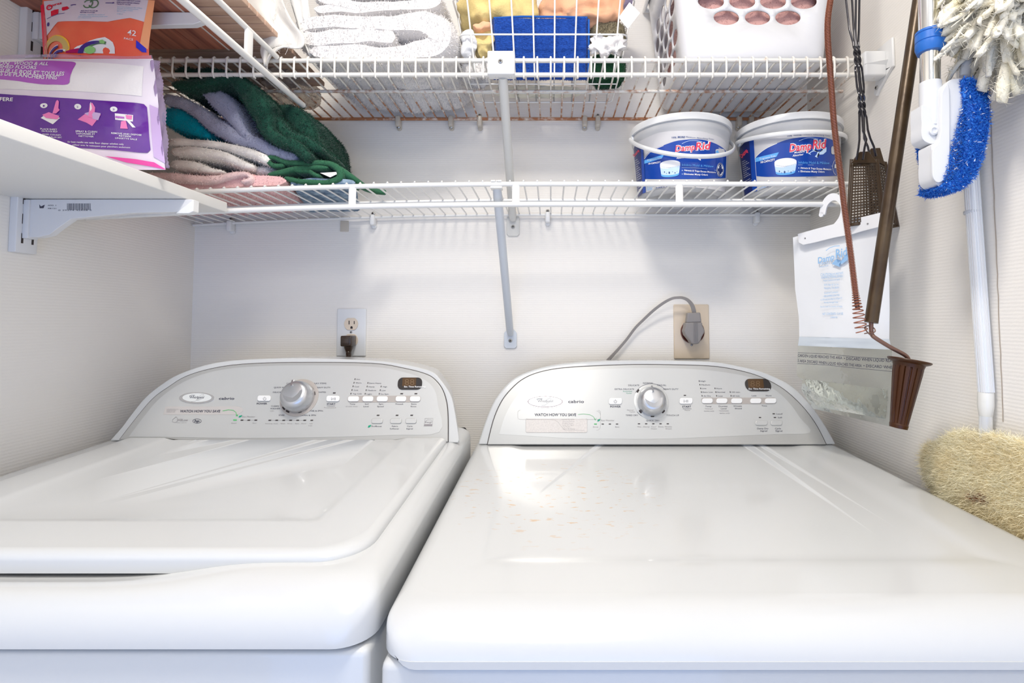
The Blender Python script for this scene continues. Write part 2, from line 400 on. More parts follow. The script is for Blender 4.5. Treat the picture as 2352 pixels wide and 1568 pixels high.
wr, wp, wf_ = machine('washing_machine', 'white top-load washing machine on the left, silver console, lid closed', -0.850, -0.166, 0.490, Wo, Wn, w_outer, w_inner, w_plate,
    wtop, -0.297, 0.024, 0.052, 0.020, 0.046, 0.497, INS, scoop, 0.93, 0.12)
wr['category'] = 'washing machine'
mb = MB()
def lidtop(x, y): return wtop(x, y)+0.010
def liddz(x, y, ins): t = min(max((ins-0.062)/0.016, 0), 1); return -0.0035*t*t*(3-2*t)
deck(mb, -0.790, -0.193, 0.545, 0.978, 0.05, lidtop, -0.2555, 0.012, 0.012, 0.009, 0.009, [0.0, 0.01, 0.03, 0.048, 0.052, 0.056, 0.06, 0.064, 0.068, 0.08, 0.12], liddz)
# underside
fix_normals(mb.build('lid', enamel, wr, angle=60))
# ---- dryer
Do = (0, 1.080, -0.2510); Dn = Vector((0, -0.153, 0.054)).normalized()
def dtop(x, y): return -0.2510+(y-1.080)*0.034
def ddz(x, y, ins): t = min(max((ins-0.055)/0.03, 0), 1); return -0.003*t*t*(3-2*t)
d_outer = [(1097,1021),(1118.6,957),(1139,914),(1168.5,879),(1198,859.6),(1237,846),(1270,839),(1320,833),(1417,828),(1562,828),(1643,831.5),(1694,840),(1744,851.5),(1790,870),(1825,890.5),(1859,925),(1882,955),(1905,991.5),(1921,1021)]
d_inner = [(1119.6,1021),(1133,967),(1149,928),(1168,900.6),(1198,873),(1237,855.6),(1295.6,845),(1393,839.5),(1481,837.5),(1595,839.5),(1650,843),(1698,851.5),(1744,865),(1790,888),(1825,916),(1854.5,948),(1877.5,982),(1897,1021)]
d_plate = [(1147,997),(1158,960),(1176,925),(1200,896),(1237,872),(1290,856),(1393,847),(1490,845),(1600,848),(1690,859),(1740,873),(1785,899),(1815,928),(1838,960),(1860,993),(1780,997),(1640,1003),(1490,1008),(1300,1006)]
dr, dp, df_ = machine('clothes_dryer', 'white clothes dryer on the right, silver console, rust flecks on top', -0.157, 0.590, 0.484, Do, Dn, d_outer, d_inner, d_plate,
    dtop, -0.3045, 0.018, 0.050, 0.014, 0.040, 0.490, INS, ddz, 0.96, 0.10)
dr['category'] = 'dryer'

# ---- console lettering, buttons, lamps (coordinates are read off enlarged crops of the photo)
def z2(x, y): return (560+x/4.523, 840+y/4.523)      # washer, right half
def z1(x, y): return (240+x/5.345, 800+y/5.345)      # washer, left half
def z3(x, y): return (1100+x/5.113, 840+y/5.113)     # dryer, left half
def z4(x, y): return (1400+x/4.356, 840+y/4.356)     # dryer, right half
def letters(mb, f, items, z, sc, off=OFF+0.0003):
    g = lambda u, v: f(u, v, off)
    for it in items:
        t, x, y, wd, h = it[:5]; mi = it[5] if len(it) > 5 else 0; sh = it[6] if len(it) > 6 else 0.0; bo = it[7] if len(it) > 7 else 0.0
        u, v = z(x, y); mb.text(t, g, u, v, h/sc, wd/sc, 'L', sh, mi, bo)
def dashes(mb, f, pts, wpx, hpx, sk=0.0, mi=0, off=OFF):
    for u, v in pts: slab(mb, f, [(u-wpx/2-sk, v+hpx/2), (u+wpx/2-sk, v+hpx/2), (u+wpx/2+sk, v-hpx/2), (u-wpx/2+sk, v-hpx/2)], None or NN, off, 0.0003, mi)
class Lamps:
    def __init__(s, pan): s.pan = pan
    def prism(s, poly, off, mi=0): MB().prism(poly, off).build('indicator_lamp', dark, s.pan, smooth=False)
class Marks:
    def __init__(s, pan, m_, name): s.pan = pan; s.m = m_; s.name = name
    def prism(s, poly, off, mi=0): MB().prism(poly, off).build(s.name, s.m, s.pan, smooth=False)
inks = [ink, grey_ink, green_ink, leaf_ink, WHITE]
for which in ('w', 'd'):
    f, n, pan = (wf_, Wn, wp) if which == 'w' else (df_, Dn, dp); NN = n
    mb = MB(); band = MB(); lamp = Lamps(pan)
    if which == 'w':
        letters(mb, f, [('NORMAL',575,166,105,14),('BULKY ITEMS',705,188,152,14),('HEAVY DUTY',748,231,152,14),('WHITES',762,280,90,14),
            ('CASUAL',443,188,92,14),('QUICK WASH',312,230,150,14),('DELICATES',302,280,125,14),('CLEAN',284,424,78,14),('WASHER',274,450,102,14),('with',272,472,38,9,1),
            ('SOAK',362,518,62,14),('DRAIN & SPIN',584,519,165,14),('RINSE & SPIN',664,473,156,14),('POWER',134,400,108,17,0,0,0.02),('START',862,404,90,17,0,0,0.02),
            ('Pause/Unlock',834,438,126,11,1),('Hot',1170,145,38,12),('Warm',1162,182,60,12),('Cool',1150,221,46,12),('Cold',1142,258,44,12),('Tap Cold',1132,296,90,12),
            ('Extra Heavy',1304,185,124,12),('Heavy',1296,222,62,12),('Medium',1288,260,86,12),('Light',1276,298,54,12),('High',1444,222,44,12),('Low',1432,260,42,12),('No Spin',1422,298,82,12),
            ('Temp',1098,402,60,13),('all cold rinses',1058,425,124,10,1),('Soil',1258,402,38,13),('Level',1242,427,54,13),('Spin',1402,402,46,13),('Speed',1386,427,66,13),
            ('Presoak',1576,402,82,13),('Extra',1740,402,54,13),('Rinse',1734,427,58,13),('EcoBoost',1328,633,104,14),('Fabric',1538,633,64,14),('Softener',1518,659,96,14),
            ('Cycle',1696,633,56,14),('Signal',1688,659,68,14),('Sensing',222,603,74,10,1),('Soak',310,603,44,10,1),('Wash',380,603,48,10,1),('Rinse',454,603,48,10,1),('Spin',532,603,40,10,1),
            ('Done',598,603,50,10,1),('Lid',684,603,28,10,1),('Lock',670,625,42,10,1),('Best',92,599,40,10,1)], z2, 4.523)
        letters(mb, f, [('cabrio',1404,628,190,32,0,0.15,0.012),('WATCH HOW YOU SAVE',930,784,494,30,0,0.2,0.03),('Eco Monitor',1690,845,160,17,1,0.2),('Good',1556,922,62,13,1),
            ('H2Low',898,890,128,26,1,0.25,0.01),('water system',880,914,126,8,1),('hp',1102,902,64,28,0,0.2,0.03),('Whirlpool',1046,612,178,28,0,0.2,0.015),
            ('WASHING WITH YOU',762,748,146,7,1),('SAVES MONEY',762,760,120,7,1),('AND WATER',762,772,110,7,1),('ENERGY USE',762,784,100,7,1)], z1, 5.345)
        # oval badge, drawn before its lettering
        bd = MB(); e = [z1(x, y) for x, y in ellipse(1137, 608, 216, 68)]; slab(bd, f, e, n, OFF-0.0003, 0.0012, 0)
        e = [z1(x, y) for x, y in ellipse(1137, 604, 178, 54)]; slab(bd, f, e, n, OFF+0.0006, 0.0006, 1)
        bd.build('maker_badge', [chrome, mat('badge_face', (0.72, 0.74, 0.73), 0.3)], pan, smooth=False)
        bt = MB(); letters(bt, f, [('Whirlpool',1046,612,178,28,0,0.2,0.015)], z1, 5.345, OFF+0.0014)
        linepx(bt, f, [z1(x, y) for x, y in [(1060,655),(1110,648),(1170,610),(1215,575),(1220,562),(1190,568),(1150,600),(1128,630),(1140,640),(1200,612)]], 0.4, OFF+0.0015, 1)
        linepx(bt, f, [z1(x, y) for x, y in [(1042,584),(1070,574),(1110,574),(1090,582)]], 0.8, OFF+0.0015, 0)
        bt.build('badge_lettering', inks, pan, smooth=False)
        # sticker band
        st = MB(); slab(st, f, [z1(*q) for q in [(748,712),(1640,712),(1690,730),(1700,770),(1640,812),(722,812)]], n, OFF-0.0002, 0.0003, 0)
        st.build('sticker', mat('clear_sticker', (0.55, 0.52, 0.50), 0.3), pan, smooth=False)
        linepx(mb, f, [z1(x, y) for x, y in [(1450,766),(1520,752),(1580,758),(1615,785),(1622,825)]], 1.3, OFF+0.0006, 2)
        dashes(Marks(pan, green_ink, 'green_mark'), f, [z1(1602,878)], 8, 3, 0, 2); dashes(Marks(pan, green_ink, 'arrow_head'), f, [z1(1626,822)], 4, 3, 0, 2)
        slab(Marks(pan, leaf_ink, 'leaf_emblem'), f, [z1(x, y) for x, y in [(1646,846),(1654,828),(1690,818),(1682,838),(1662,846)]], n, OFF, 0.0004, 3)
        slab(Marks(pan, leaf_ink, 'leaf_emblem'), f, [z2(x, y) for x, y in [(1288,640),(1296,620),(1324,612),(1316,632),(1300,640)]], n, OFF, 0.0004, 3)
        dashes(lamp, f, [z1(1688,880), z1(1772,880), z1(1858,880)]+[z2(x, 565) for x in (270,342,415,487,560,633,706)]+[z2(940,281), z2(1640,289), z2(1788,289), z2(1395,513), z2(1592,513), z2(1744,513)], 6, 2.4, 0.4)
        dashes(lamp, f, [z2(x, y) for x, y in [(1156,138),(1145,175),(1135,212),(1124,250),(1113,288),(1290,177),(1281,214),(1271,252),(1261,290),(1427,214),(1417,252),(1407,290)]], 1.6, 3.4, 0.3)
        linepx(mb, f, [z1(1700,880), z1(1870,880)], 0.5, OFF+0.0002, 1); linepx(mb, f, [z2(275,565), z2(640,565)], 0.5, OFF+0.0002, 1); linepx(mb, f, [z2(860,416), z2(948,416)], 0.5, OFF+0.0003, 0)
        # swirls: water drop and hp ring, energy mark
        linepx(mb, f, [z1(x, y) for x, y in [(880,838),(895,860),(892,895),(865,908),(832,900),(838,870),(880,838)]], 0.7, OFF+0.0003, 1)
        linepx(mb, f, [z1(*q) for q in ellipse(1136, 890, 52, 26)+[(1188,890)]], 0.8, OFF+0.0003, 0)
        linepx(mb, f, [z2(*q) for q in [(1882,545),(1966,545),(1956,625),(1872,625),(1882,545)]], 0.5, OFF+0.0003, 1)
        linepx(mb, f, [z2(*q) for q in [(1882,580),(1910,560),(1950,562),(1958,580)]], 0.5, OFF+0.0003, 1); letters(mb, f, [('energy',1882,592,72,18,1,0.3)], z2, 4.523)
        slab(Marks(pan, grey_ink, 'energy_label_bar'), f, [z2(*q) for q in [(1876,605),(1958,605),(1956,622),(1873,622)]], n, OFF, 0.0002, 1)
        bz = [z2(*q) for q in rrect(1078, 311, 1838, 378, 28, 0.1)]; slab(band, f, bz, n, OFF-0.0003, 0.0008)
        btn = [(z2(1085,318), z2(1200,372)), (z2(1236,318), z2(1348,372)), (z2(1384,318), z2(1498,372)), (z2(1580,318), z2(1690,372)), (z2(1728,318), z2(1836,372)),
               (z2(148,310), z2(284,368)), (z2(862,312), z2(998,372))]
        btn2 = [(z2(1328,545), z2(1445,600)), (z2(1522,545), z2(1640,600)), (z2(1680,545), z2(1796,600))]
        disp = rrect(*z2(1600,122), *z2(1853,248), 11, 0.08); win = rrect(*z2(1648,124), *z2(1790,212), 1.5, 0.05); dig = (z2(1672,198), z2(1662,230)); kc = z2(577, 330); kr = 0.0300; ang = -0.30
        leds = [(680,204,38),(714,235,58),(734,284,82),(646,444,-35),(583,478,-15),(455,474,28),(414,441,55)]
        ledz = z2; zs = 4.523
    else:
        letters(mb, f, [('POWER',1542,488,124,21,0,0,0.02),('cabrio',1048,434,186,34,0,0.0,0.012),('DELICATE',1754,236,128,17),('NORMAL',1928,210,124,17),('CASUAL',2092,234,108,17),('HEAVY DUTY',2166,281,178,17),
            ('EXTRA DELICATE',1596,281,226,17),('Automatic',1692,304,108,12,3),('Cycles',1730,326,64,12,3),('Manual',1738,524,78,12,1),('Cycles',1768,544,64,12,1),('TIMED DRY',1724,588,146,17),
            ('QUICK DRY',1964,650,158,17),('TOUCH UP',2204,588,146,17),('Eco Monitor',1436,648,156,17,1),('Good',1338,722,62,13,1),('Best',1600,722,50,13,1),('Wet',1860,720,44,13,1),
            ('Damp',1932,720,72,13,1),('Cool',2024,720,56,13,1),('Down',2022,744,68,13,1),('Done',2106,720,62,13,1),('Wrinkle',2180,720,86,13,1),('Shield',2192,744,70,13,1),('WATCH HOW YOU SAVE',654,588,488,31,0,0,0.02),
            ('Automatic Dry Cycles',970,632,150,10,1),('7.4 cu. ft. Capacity',985,654,135,10,1),('AccuDry Sensor',978,676,130,10,1),('Damp Dry Signal',978,698,134,10,1),('Eco Monitor',985,720,90,10,1),('Digital LED Display',985,744,142,10,1)], z3, 5.113)
        letters(mb, f, [('START',728,416,88,18,0,0,0.02),('Pause',752,448,54,11,1),('High',910,158,52,12),('Medium',918,195,88,12),('Low',924,231,46,12),('Extra Low',932,268,102,12),('Air Dry',940,306,74,12),
            ('More',1068,232,56,12),('Normal',1074,268,82,12),('Less',1086,306,46,12),('150 min.',1218,268,92,12),('60 min.',1230,306,76,12),('Temp',958,411,62,13),('*manual',954,433,78,11,1),
            ('cycles only',946,456,102,11,1),('Dryness',1092,410,88,13),('Level',1114,433,56,13),('*automatic',1094,454,102,11,1),('cycles only',1100,477,102,11,1),('Wrinkle',1240,408,84,13),('Shield',1254,432,70,13),
            ('Less',1424,303,46,12),('More',1564,303,56,12),('Time',1522,405,54,12),('Loud',1672,486,56,14),('Soft',1684,523,44,14),('Damp Dry',1478,633,112,15),('Signal',1508,657,70,15),('Cycle',1656,633,60,15),('Signal',1660,657,70,15)], z4, 4.356)
        bd = MB(); e = [z3(x, y) for x, y in ellipse(778, 420, 212, 76)]; slab(bd, f, e, n, OFF-0.0003, 0.0010, 0)
        e = [z3(x, y) for x, y in ellipse(778, 420, 208, 68)]; slab(bd, f, e, n, OFF+0.0005, 0.0003, 2)
        e = [z3(x, y) for x, y in ellipse(778, 420, 200, 62)]; slab(bd, f, e, n, OFF+0.0006, 0.0006, 1)
        bd.build('maker_badge', [chrome, mat('bright_badge_face', (0.80, 0.82, 0.82), 0.3), mat('badge_ring', (0.22, 0.12, 0.16), 0.5)], pan, smooth=False)
        bt = MB(); letters(bt, f, [('Whirlpool',690,426,180,28,1,0.1,0.0)], z3, 5.113, OFF+0.0014)
        linepx(bt, f, [z3(x, y) for x, y in [(735,465),(775,462),(830,420),(850,390),(838,375),(800,395),(772,430)]], 0.4, OFF+0.0015, 1)
        linepx(bt, f, [z3(x, y) for x, y in [(678,394),(700,386),(745,388),(725,396)]], 0.9, OFF+0.0015, 0)
        bt.build('badge_lettering', inks, pan, smooth=False)
        st = MB(); slab(st, f, [z3(*q) for q in rrect(550, 620, 1272, 782, 18)], n, OFF-0.0001, 0.0003, 0)
        st.build('sticker', mat('peeling_sticker', (0.74, 0.70, 0.67), 0.35, var=0.12, vscale=400), pan, smooth=False)
        linepx(mb, f, [z3(*q) for q in rrect(456, 520, 1428, 628, 30)[:12]+[(900,628),(700,628)]+rrect(456, 520, 1428, 628, 30)[12:]], 0.35, OFF+0.0003, 1)
        linepx(mb, f, [z3(*q) for q in rrect(1270, 530, 1428, 758, 50)[:12]], 0.35, OFF+0.0003, 1)
        linepx(mb, f, [z3(*q) for q in rrect(550, 620, 1272, 782, 18)], 0.4, OFF+0.0003, 1)
        linepx(mb, f, [z3(*q) for q in [(560,625),(880,630),(930,660),(975,720),(1010,755),(1240,757)]], 0.4, OFF+0.0003, 1)
        linepx(mb, f, [z3(x, y) for x, y in [(1165,570),(1230,564),(1300,572),(1345,595),(1370,635)]], 0.8, OFF+0.0003, 2); linepx(mb, f, [z3(x, y) for x, y in [(1352,618),(1370,638),(1378,612)]], 0.8, OFF+0.0003, 2)
        dashes(Marks(pan, green_ink, 'green_mark'), f, [z3(1369,683)], 6.4, 2.4, 0, 2)
        slab(Marks(pan, leaf_ink, 'leaf_emblem'), f, [z3(x, y) for x, y in [(1390,652),(1396,632),(1428,624),(1420,642),(1404,652)]], n, OFF, 0.0003, 3)
        dashes(lamp, f, [z3(x, y) for x, y in [(1454,683),(1538,683),(1622,683),(1880,680),(1964,680),(2048,680),(2133,680),(2218,680)]]+[z4(754,295), z4(1505,516), z4(1643,479), z4(1655,516)], 5.2, 2.0, 0)
        dashes(lamp, f, [z4(x, y) for x, y in [(897,152),(904,188),(911,225),(919,262),(926,299),(1055,225),(1063,262),(1071,299),(1207,262),(1216,299)]], 1.6, 3.2, -0.2)
        linepx(mb, f, [z4(732,429), z4(820,429)], 0.6, OFF+0.0003, 0)
        for a0, a1, r_ in ((-152, -38, 178), (38, 142, 178)):
            linepx(mb, f, [z4(418+r_*math.cos(math.radians(a))*1.02, 352+r_*math.sin(math.radians(a))*0.98) for a in range(a0, a1+1, 4)], 0.6, OFF+0.0003, 0)
        bz = [z4(*q) for q in rrect(918, 318, 1668, 380, 28, -0.1)]; slab(band, f, bz, n, OFF-0.0003, 0.0008)
        btn = [(z4(922,326), z4(1030,376)), (z4(1066,326), z4(1176,376)), (z4(1214,326), z4(1324,376)), (z4(1405,326), z4(1515,376)), (z4(1552,326), z4(1664,376)),
               (z4(-8,322), z4(124,386)), (z4(698,322), z4(828,382))]
        btn2 = [(z4(1458,545), z4(1578,596)), (z4(1612,545), z4(1726,596))]
        disp = rrect(*z4(1356,130), *z4(1614,254), 13, -0.22); win = rrect(*z4(1386,132), *z4(1540,222), 1.5, -0.1); dig = (z4(1410,208), z4(1388,243)); kc = z4(418, 360); kr = 0.0300; ang = -0.05
        leds = [(284,251,-55),(308,458,50),(430,503,0),(539,458,-45)]
        ledz = z4; zs = 4.356
    c = knob(pan, f, n, *kc, kr, ang, which == 'w')
    for x, y, a in leds:
        u, v = ledz(x, y); a = math.radians(a); cu, su = math.cos(a), math.sin(a)
        pts = [(u+dx*cu-dy*su, v+dx*su+dy*cu) for dx, dy in rrect(-4.2, -1.9, 4.2, 1.9, 1.6)]
        slab(lamp, f, pts, n, OFF+0.0012, 0.0006)
    band.build('button_band', taupe, pan, smooth=False)
    for a, b_ in btn:
        bb = MB(); slab(bb, f, rrect(a[0], a[1], b_[0], b_[1], 4.5, 0.08), n, OFF, 0.0028); bb.build('push_button', white_plastic, pan, bevel=0.0008)
    for a, b_ in btn2:
        bb = MB(); slab(bb, f, rrect(a[0], a[1], b_[0], b_[1], 4.5, 0.08), n, OFF, 0.0020); bb.build('push_button', silver_l, pan, bevel=0.0010)
    # power and start symbols on the buttons
    g = OFF+0.0031
    for k, (a, b_) in enumerate(btn[5:7]):
        cu, cv = (a[0]+b_[0])/2, (a[1]+b_[1])/2
        if k == 0:
            linepx(mb, f, [(cu+3.2*math.cos(math.radians(t)), cv+0.6+3.2*math.sin(math.radians(t))) for t in range(-55, 236, 15)], 0.7, g, 0); linepx(mb, f, [(cu, cv-4), (cu, cv)], 0.8, g, 0)
        else:
            linepx(mb, f, [(cu-4.5, cv+2.6), (cu-4.5, cv-2.6), (cu+0.3, cv), (cu-4.5, cv+2.6)], 0.7, g, 0)
            linepx(mb, f, [(cu+2.2, cv+2.8), (cu+2.2, cv-2.8)], 0.8, g, 0); linepx(mb, f, [(cu+4.6, cv+2.8), (cu+4.6, cv-2.8)], 0.8, g, 0)
    db = MB(); slab(db, f, disp, n, OFF, 0.0010, 0); slab(db, f, win, n, OFF+0.0008, 0.0005, 1)
    (du, dv), (tu, tv) = dig
    db.text('88', lambda u, v: f(u, v, OFF+0.0016), du, dv, 14, 22, mi=2, bold=-0.01)
    db.text('Est. Time Remaining', lambda u, v: f(u, v, OFF+0.0014), tu+1, tv-1.5, 3.6, 49, mi=3, bold=0.015)
    db.build('time_display', [smoke, amber, seg, WHITE], pan, smooth=False)
    mb.build('printed_lettering', inks, pan, smooth=False)
# ---------------------------------------------------------------- wire shelves, boards, brackets
rn = rusty.node_tree; rb = rn.nodes['Principled BSDF']
for l in list(rb.inputs['Base Color'].links): rn.links.remove(l)
tc = rn.nodes.new('ShaderNodeNewGeometry'); sp = rn.nodes.new('ShaderNodeSeparateXYZ'); rn.links.new(tc.outputs['Position'], sp.inputs[0])
nz = rn.nodes.new('ShaderNodeTexNoise'); nz.inputs['Scale'].default_value = 75; nz.inputs['Detail'].default_value = 4; rn.links.new(tc.outputs['Position'], nz.inputs['Vector'])
n2 = rn.nodes.new('ShaderNodeTexNoise'); n2.inputs['Scale'].default_value = 2.2; rn.links.new(tc.outputs['Position'], n2.inputs['Vector'])
ry = rn.nodes.new('ShaderNodeMapRange'); ry.inputs[1].default_value = 0.94; ry.inputs[2].default_value = 1.25; ry.inputs[3].default_value = -0.24; ry.inputs[4].default_value = 0.22; rn.links.new(sp.outputs['Y'], ry.inputs[0])
ad = rn.nodes.new('ShaderNodeMath'); rn.links.new(nz.outputs[0], ad.inputs[0]); rn.links.new(ry.outputs[0], ad.inputs[1])
a2 = rn.nodes.new('ShaderNodeMath'); a2.operation = 'MULTIPLY_ADD'; a2.inputs[1].default_value = 0.5; rn.links.new(n2.outputs[0], a2.inputs[0]); rn.links.new(ad.outputs[0], a2.inputs[2])
rr = rn.nodes.new('ShaderNodeValToRGB'); rr.color_ramp.elements[0].position = 0.66; rr.color_ramp.elements[1].position = 0.95
rr.color_ramp.elements[0].color = (0.80, 0.77, 0.71, 1); rr.color_ramp.elements[1].color = (0.42, 0.17, 0.07, 1); rn.links.new(a2.outputs[0], rr.inputs[0]); rn.links.new(rr.outputs[0], rb.inputs['Base Color'])

HU, HL = 0.4975, 0.2620
DF, DB = 0.965, 1.250
def sag(x): return -0.034*x*x if x < 0 else 0.0
def screw(root, c, axis, r=0.004, nm='screw'):
    ax = Vector(axis).normalized(); c = Vector(c)
    o = MB().lathe([(r, 0), (r, 0.001), (r*0.7, 0.0022), (0, 0.0025)], c, ax, n=14).build(nm, steel, root)
    x = Vector((1, 0, 0)) if abs(ax.x) < 0.9 else Vector((0, 1, 0)); z = ax.cross(x)
    mb = MB()
    p = c+ax*0.0024
    poly = [p+x*r*0.55*a+z*r*0.16*b for a, b in ((-1,-1),(1,-1),(1,1),(-1,1))]; poly2 = [p+z*r*0.55*a+x*r*0.16*b for a, b in ((-1,-1),(1,-1),(1,1),(-1,1))]
    mb.prism(poly, ax*0.0004); mb.prism(poly2, ax*0.0004); mb.build('screw_slot', dark, o, smooth=False)
    return o
def share(src, root, dx, dz=0.0):
    o = src.copy(); C.objects.link(o); o.parent = root; o.location = (src.location[0]+dx, src.location[1], src.location[2]+dz); return o
def clip(root, x, h, m_, sc=True, up=1):
    mb = MB().bbox((x-0.006, DB-0.010, h-0.020), (x+0.006, WY-0.0005, h+0.006), 0.004)
    mb.lathe([(0.006, 0), (0.006, 0.004), (0.005, 0.006)], (x, WY-0.001, h-0.020), (0, -1, 0), n=14)
    o = mb.build('wall_clip', m_, root)
    if sc: screw(root, (x, WY-0.011, h+(0.009 if up > 0 else -0.019)), (0, -1, 0), 0.0045)

# ---- upper shelf
x0s, x1s = LX+0.004, RX-0.006
us = thing('wire_shelf', (0, 1.1, HU-0.04), 'upper white wire shelf with rusty deck wires and a ladder-like front lip', 'wire shelf')
for (nm, y, h, r, m_) in (('front_rail', DF, HU-0.004, 0.0042, rusty), ('lip_rail', DF-0.001, HU-0.032, 0.0042, rusty), ('middle_rail', 1.098, HU-0.0035, 0.0034, rusty), ('back_rail', DB, HU-0.0035, 0.0038, rusty)):
    MB().tube([(x0s, y, h), ((x1s-0.02 if nm in ('front_rail', 'lip_rail') else x1s), y, h)], r, 10).build(nm, m_, us)
WX = [0.0254*i for i in range(-33, 25)]
path = [(0, DB+0.001, HU), (0, DF+0.004, HU), (0, DF-0.002, HU+0.0018), (0, DF-0.0055, HU-0.002), (0, DF-0.0055, HU-0.031), (0, DF-0.002, HU-0.037), (0, DF+0.002, HU-0.037)]
first = None
for x in WX:
    if x < x0s or x > x1s-0.012: continue
    if first is None: first = MB().tube([(x+p[0], p[1], p[2]) for p in path], 0.0019, 8).build('deck_wire', rusty, us); fx = x
    else: share(first, us, x-fx)
clipw = mat('aged_clear_clip', (0.62, 0.56, 0.47), 0.3, spec=0.6)
for u, v in ((915, 268), (1036, 268), (1102, 268), (1343, 268), (1373, 268), (1697, 268), (1724, 268)):
    clip(us, P(u, v, DB).x, HU-0.0035, clipw, up=(1 if u in (1102, 1373) else -1))
# end bracket on the right wall
mb = MB(); yb = DF+0.004
mb.bbox((RX-0.045, yb-0.016, HU-0.038), (RX-0.004, yb+0.012, HU+0.010), 0.004)
mb.prism([(RX-0.045, yb-0.016, HU-0.016), (RX-0.004, yb-0.022, HU-0.010), (RX-0.004, yb-0.016, HU-0.018)], (0, 0.01, 0))
mb.bbox((RX-0.0055, yb-0.034, HU-0.030), (RX, yb+0.012, HU+0.026), 0.0025)
mb.prism([(RX-0.0055, yb-0.030, HU-0.028), (RX-0.0055, yb+0.012, HU-0.055), (RX-0.0055, yb+0.018, HU-0.062), (RX-0.0055, yb+0.024, HU-0.056), (RX-0.0055, yb+0.012, HU-0.020)], (0.0055, 0, 0))
eb = mb.build('end_bracket', white_plastic, us)
screw(us, (RX-0.0055, yb+0.020, HU+0.016), (-1, 0, 0), 0.004); screw(us, (RX-0.0055, yb+0.014, HU-0.048), (-1, 0, 0), 0.004)
# support pole
def pole(root, top, foot, r, m_, foot_u, foot_v0, foot_v1, sag_name='support_pole'):
    a = Vector(top); b = Vector(foot)
    po = MB().tube([a, a+(b-a)*0.04, a+(b-a)*0.96, b], [r*0.9, r, r, r*0.75], 14, flat=(1, 0.9)).build(sag_name, m_, root)
    x = b.x; h0 = P(foot_u, foot_v0, WY-0.004).z; h1 = P(foot_u, foot_v1, WY-0.004).z
    w_ = 0.0155
    poly = [(x-w_, WY-0.0045, h1+0.005), (x-w_+0.005, WY-0.0045, h1), (x+w_-0.005, WY-0.0045, h1), (x+w_, WY-0.0045, h1+0.005), (x+w_, WY-0.0045, h0-0.010), (x+w_*0.5, WY-0.0045, h0), (x-w_*0.5, WY-0.0045, h0), (x-w_, WY-0.0045, h0-0.010)]
    fp = fix_normals(MB().prism(poly, (0, 0.004, 0)).build('foot_plate', m_, po, bevel=0.001))
    screw(po, (x, WY-0.0045, h0-(h0-h1)*0.6), (0, -1, 0), 0.0045)
    return po
pt_ = P(1155, 180, DF+0.006); ft = P(1178, 505, WY-0.012)
pole(us, (pt_.x, DF+0.006, HU-0.034), ft, 0.0092, mat('painted_pole', (0.72, 0.71, 0.67), 0.35), 1178, 490, 542)
cx = P(1151, 146, DF-0.01).x
mb = MB().bbox((cx-0.0255, DF-0.013, HU-0.036), (cx+0.0255, DF+0.010, HU+0.009), 0.0025)
cp = mb.build('support_clip', white_plastic, us)
screw(cp and us, (cx-0.001, DF-0.013, HU-0.012), (0, -1, 0), 0.0045)
fpl = plane_hit(Vector((0, DF-0.0134, 0)), Vector((0, -1, 0)))
MB().text('ClosetMaid', fpl, 1126, 136, 7, 48, shear=0.3, mi=0).build('embossed_name', mat('embossed_plastic', (0.70, 0.70, 0.68), 0.4), us, smooth=False)

# ---- lower shelf
ls = thing('wire_shelf', (0, 1.1, HL-0.06), 'lower white wire shelf with a smooth hanging rod under its front rail', 'wire shelf')
XS = [x0s+(x1s-0.018-x0s)*i/24 for i in range(25)]
for nm, y, h, r in (('front_rail', DF, HL-0.0045, 0.0046), ('hanging_rod', DF-0.003, HL-0.0435, 0.0050), ('middle_rail', 1.099, HL-0.0035, 0.0032), ('back_rail', DB, HL-0.0035, 0.0034)):
    MB().tube([(x, y, h+sag(x)) for x in (XS if nm in ('front_rail', 'hanging_rod') else XS+[x1s])], r, 12).build(nm, white_metal, ls)
first = None
for x in WX:
    if x < x0s or x > x1s-0.012: continue
    if first is None:
        first = MB().tube([(x, DB+0.001, HL+sag(x)), (x, DF+0.004, HL+sag(x)), (x, DF-0.001, HL+0.0016+sag(x)), (x, DF-0.004, HL-0.001+sag(x))], 0.0017, 8).build('deck_wire', white_metal, ls); fx = x
    else: share(first, ls, x-fx, sag(x)-sag(fx))
for u in (435, 810, 1185, 1560, 1935):
    x = P(u, 440, DF).x
    MB().tube([(x, DF-0.001, HL-0.006+sag(x)), (x, DF-0.002, HL-0.042+sag(x))], 0.0062, 12, flat=(1.15, 0.6)).build('rod_spacer', white_metal, ls)
for u in (530, 857, 1258, 1738):
    x = P(u, 495, DB).x; clip(ls, x, HL-0.0035+sag(x), white_plastic, up=1)
x = P(792, 505, WY).x
MB().bbox((x-0.010, WY-0.003, HL-0.034+sag(x)), (x+0.010, WY-0.0003, HL-0.008+sag(x)), 0.001).build('wall_clip', clipw, ls)
pt_ = P(1141, 430, DF+0.008); ft = P(1172, 768, WY-0.010)
pole(ls, (pt_.x, DF+0.010, HL-0.008), ft, 0.0088, mat('grey_white_pole', (0.66, 0.69, 0.72), 0.3), 1173, 755, 800)
MB().bbox((pt_.x-0.011, DF-0.004, HL-0.013), (pt_.x+0.011, DF+0.016, HL-0.0095), 0.001).build('support_hook', white_metal, ls)
for d_ in (-0.006, 0.006): MB().bbox((pt_.x+d_-0.004, DF-0.005, HL-0.001), (pt_.x+d_+0.004, DF+0.002, HL+0.002), 0.0008).build('hook_tab', white_metal, ls)
mb = MB(); yb = DF+0.006
mb.bbox((RX-0.030, yb-0.012, HL-0.050), (RX-0.004, yb+0.018, HL+0.004), 0.005)
mb.bbox((RX-0.006, yb-0.016, HL-0.056), (RX, yb+0.040, HL+0.006), 0.0028)
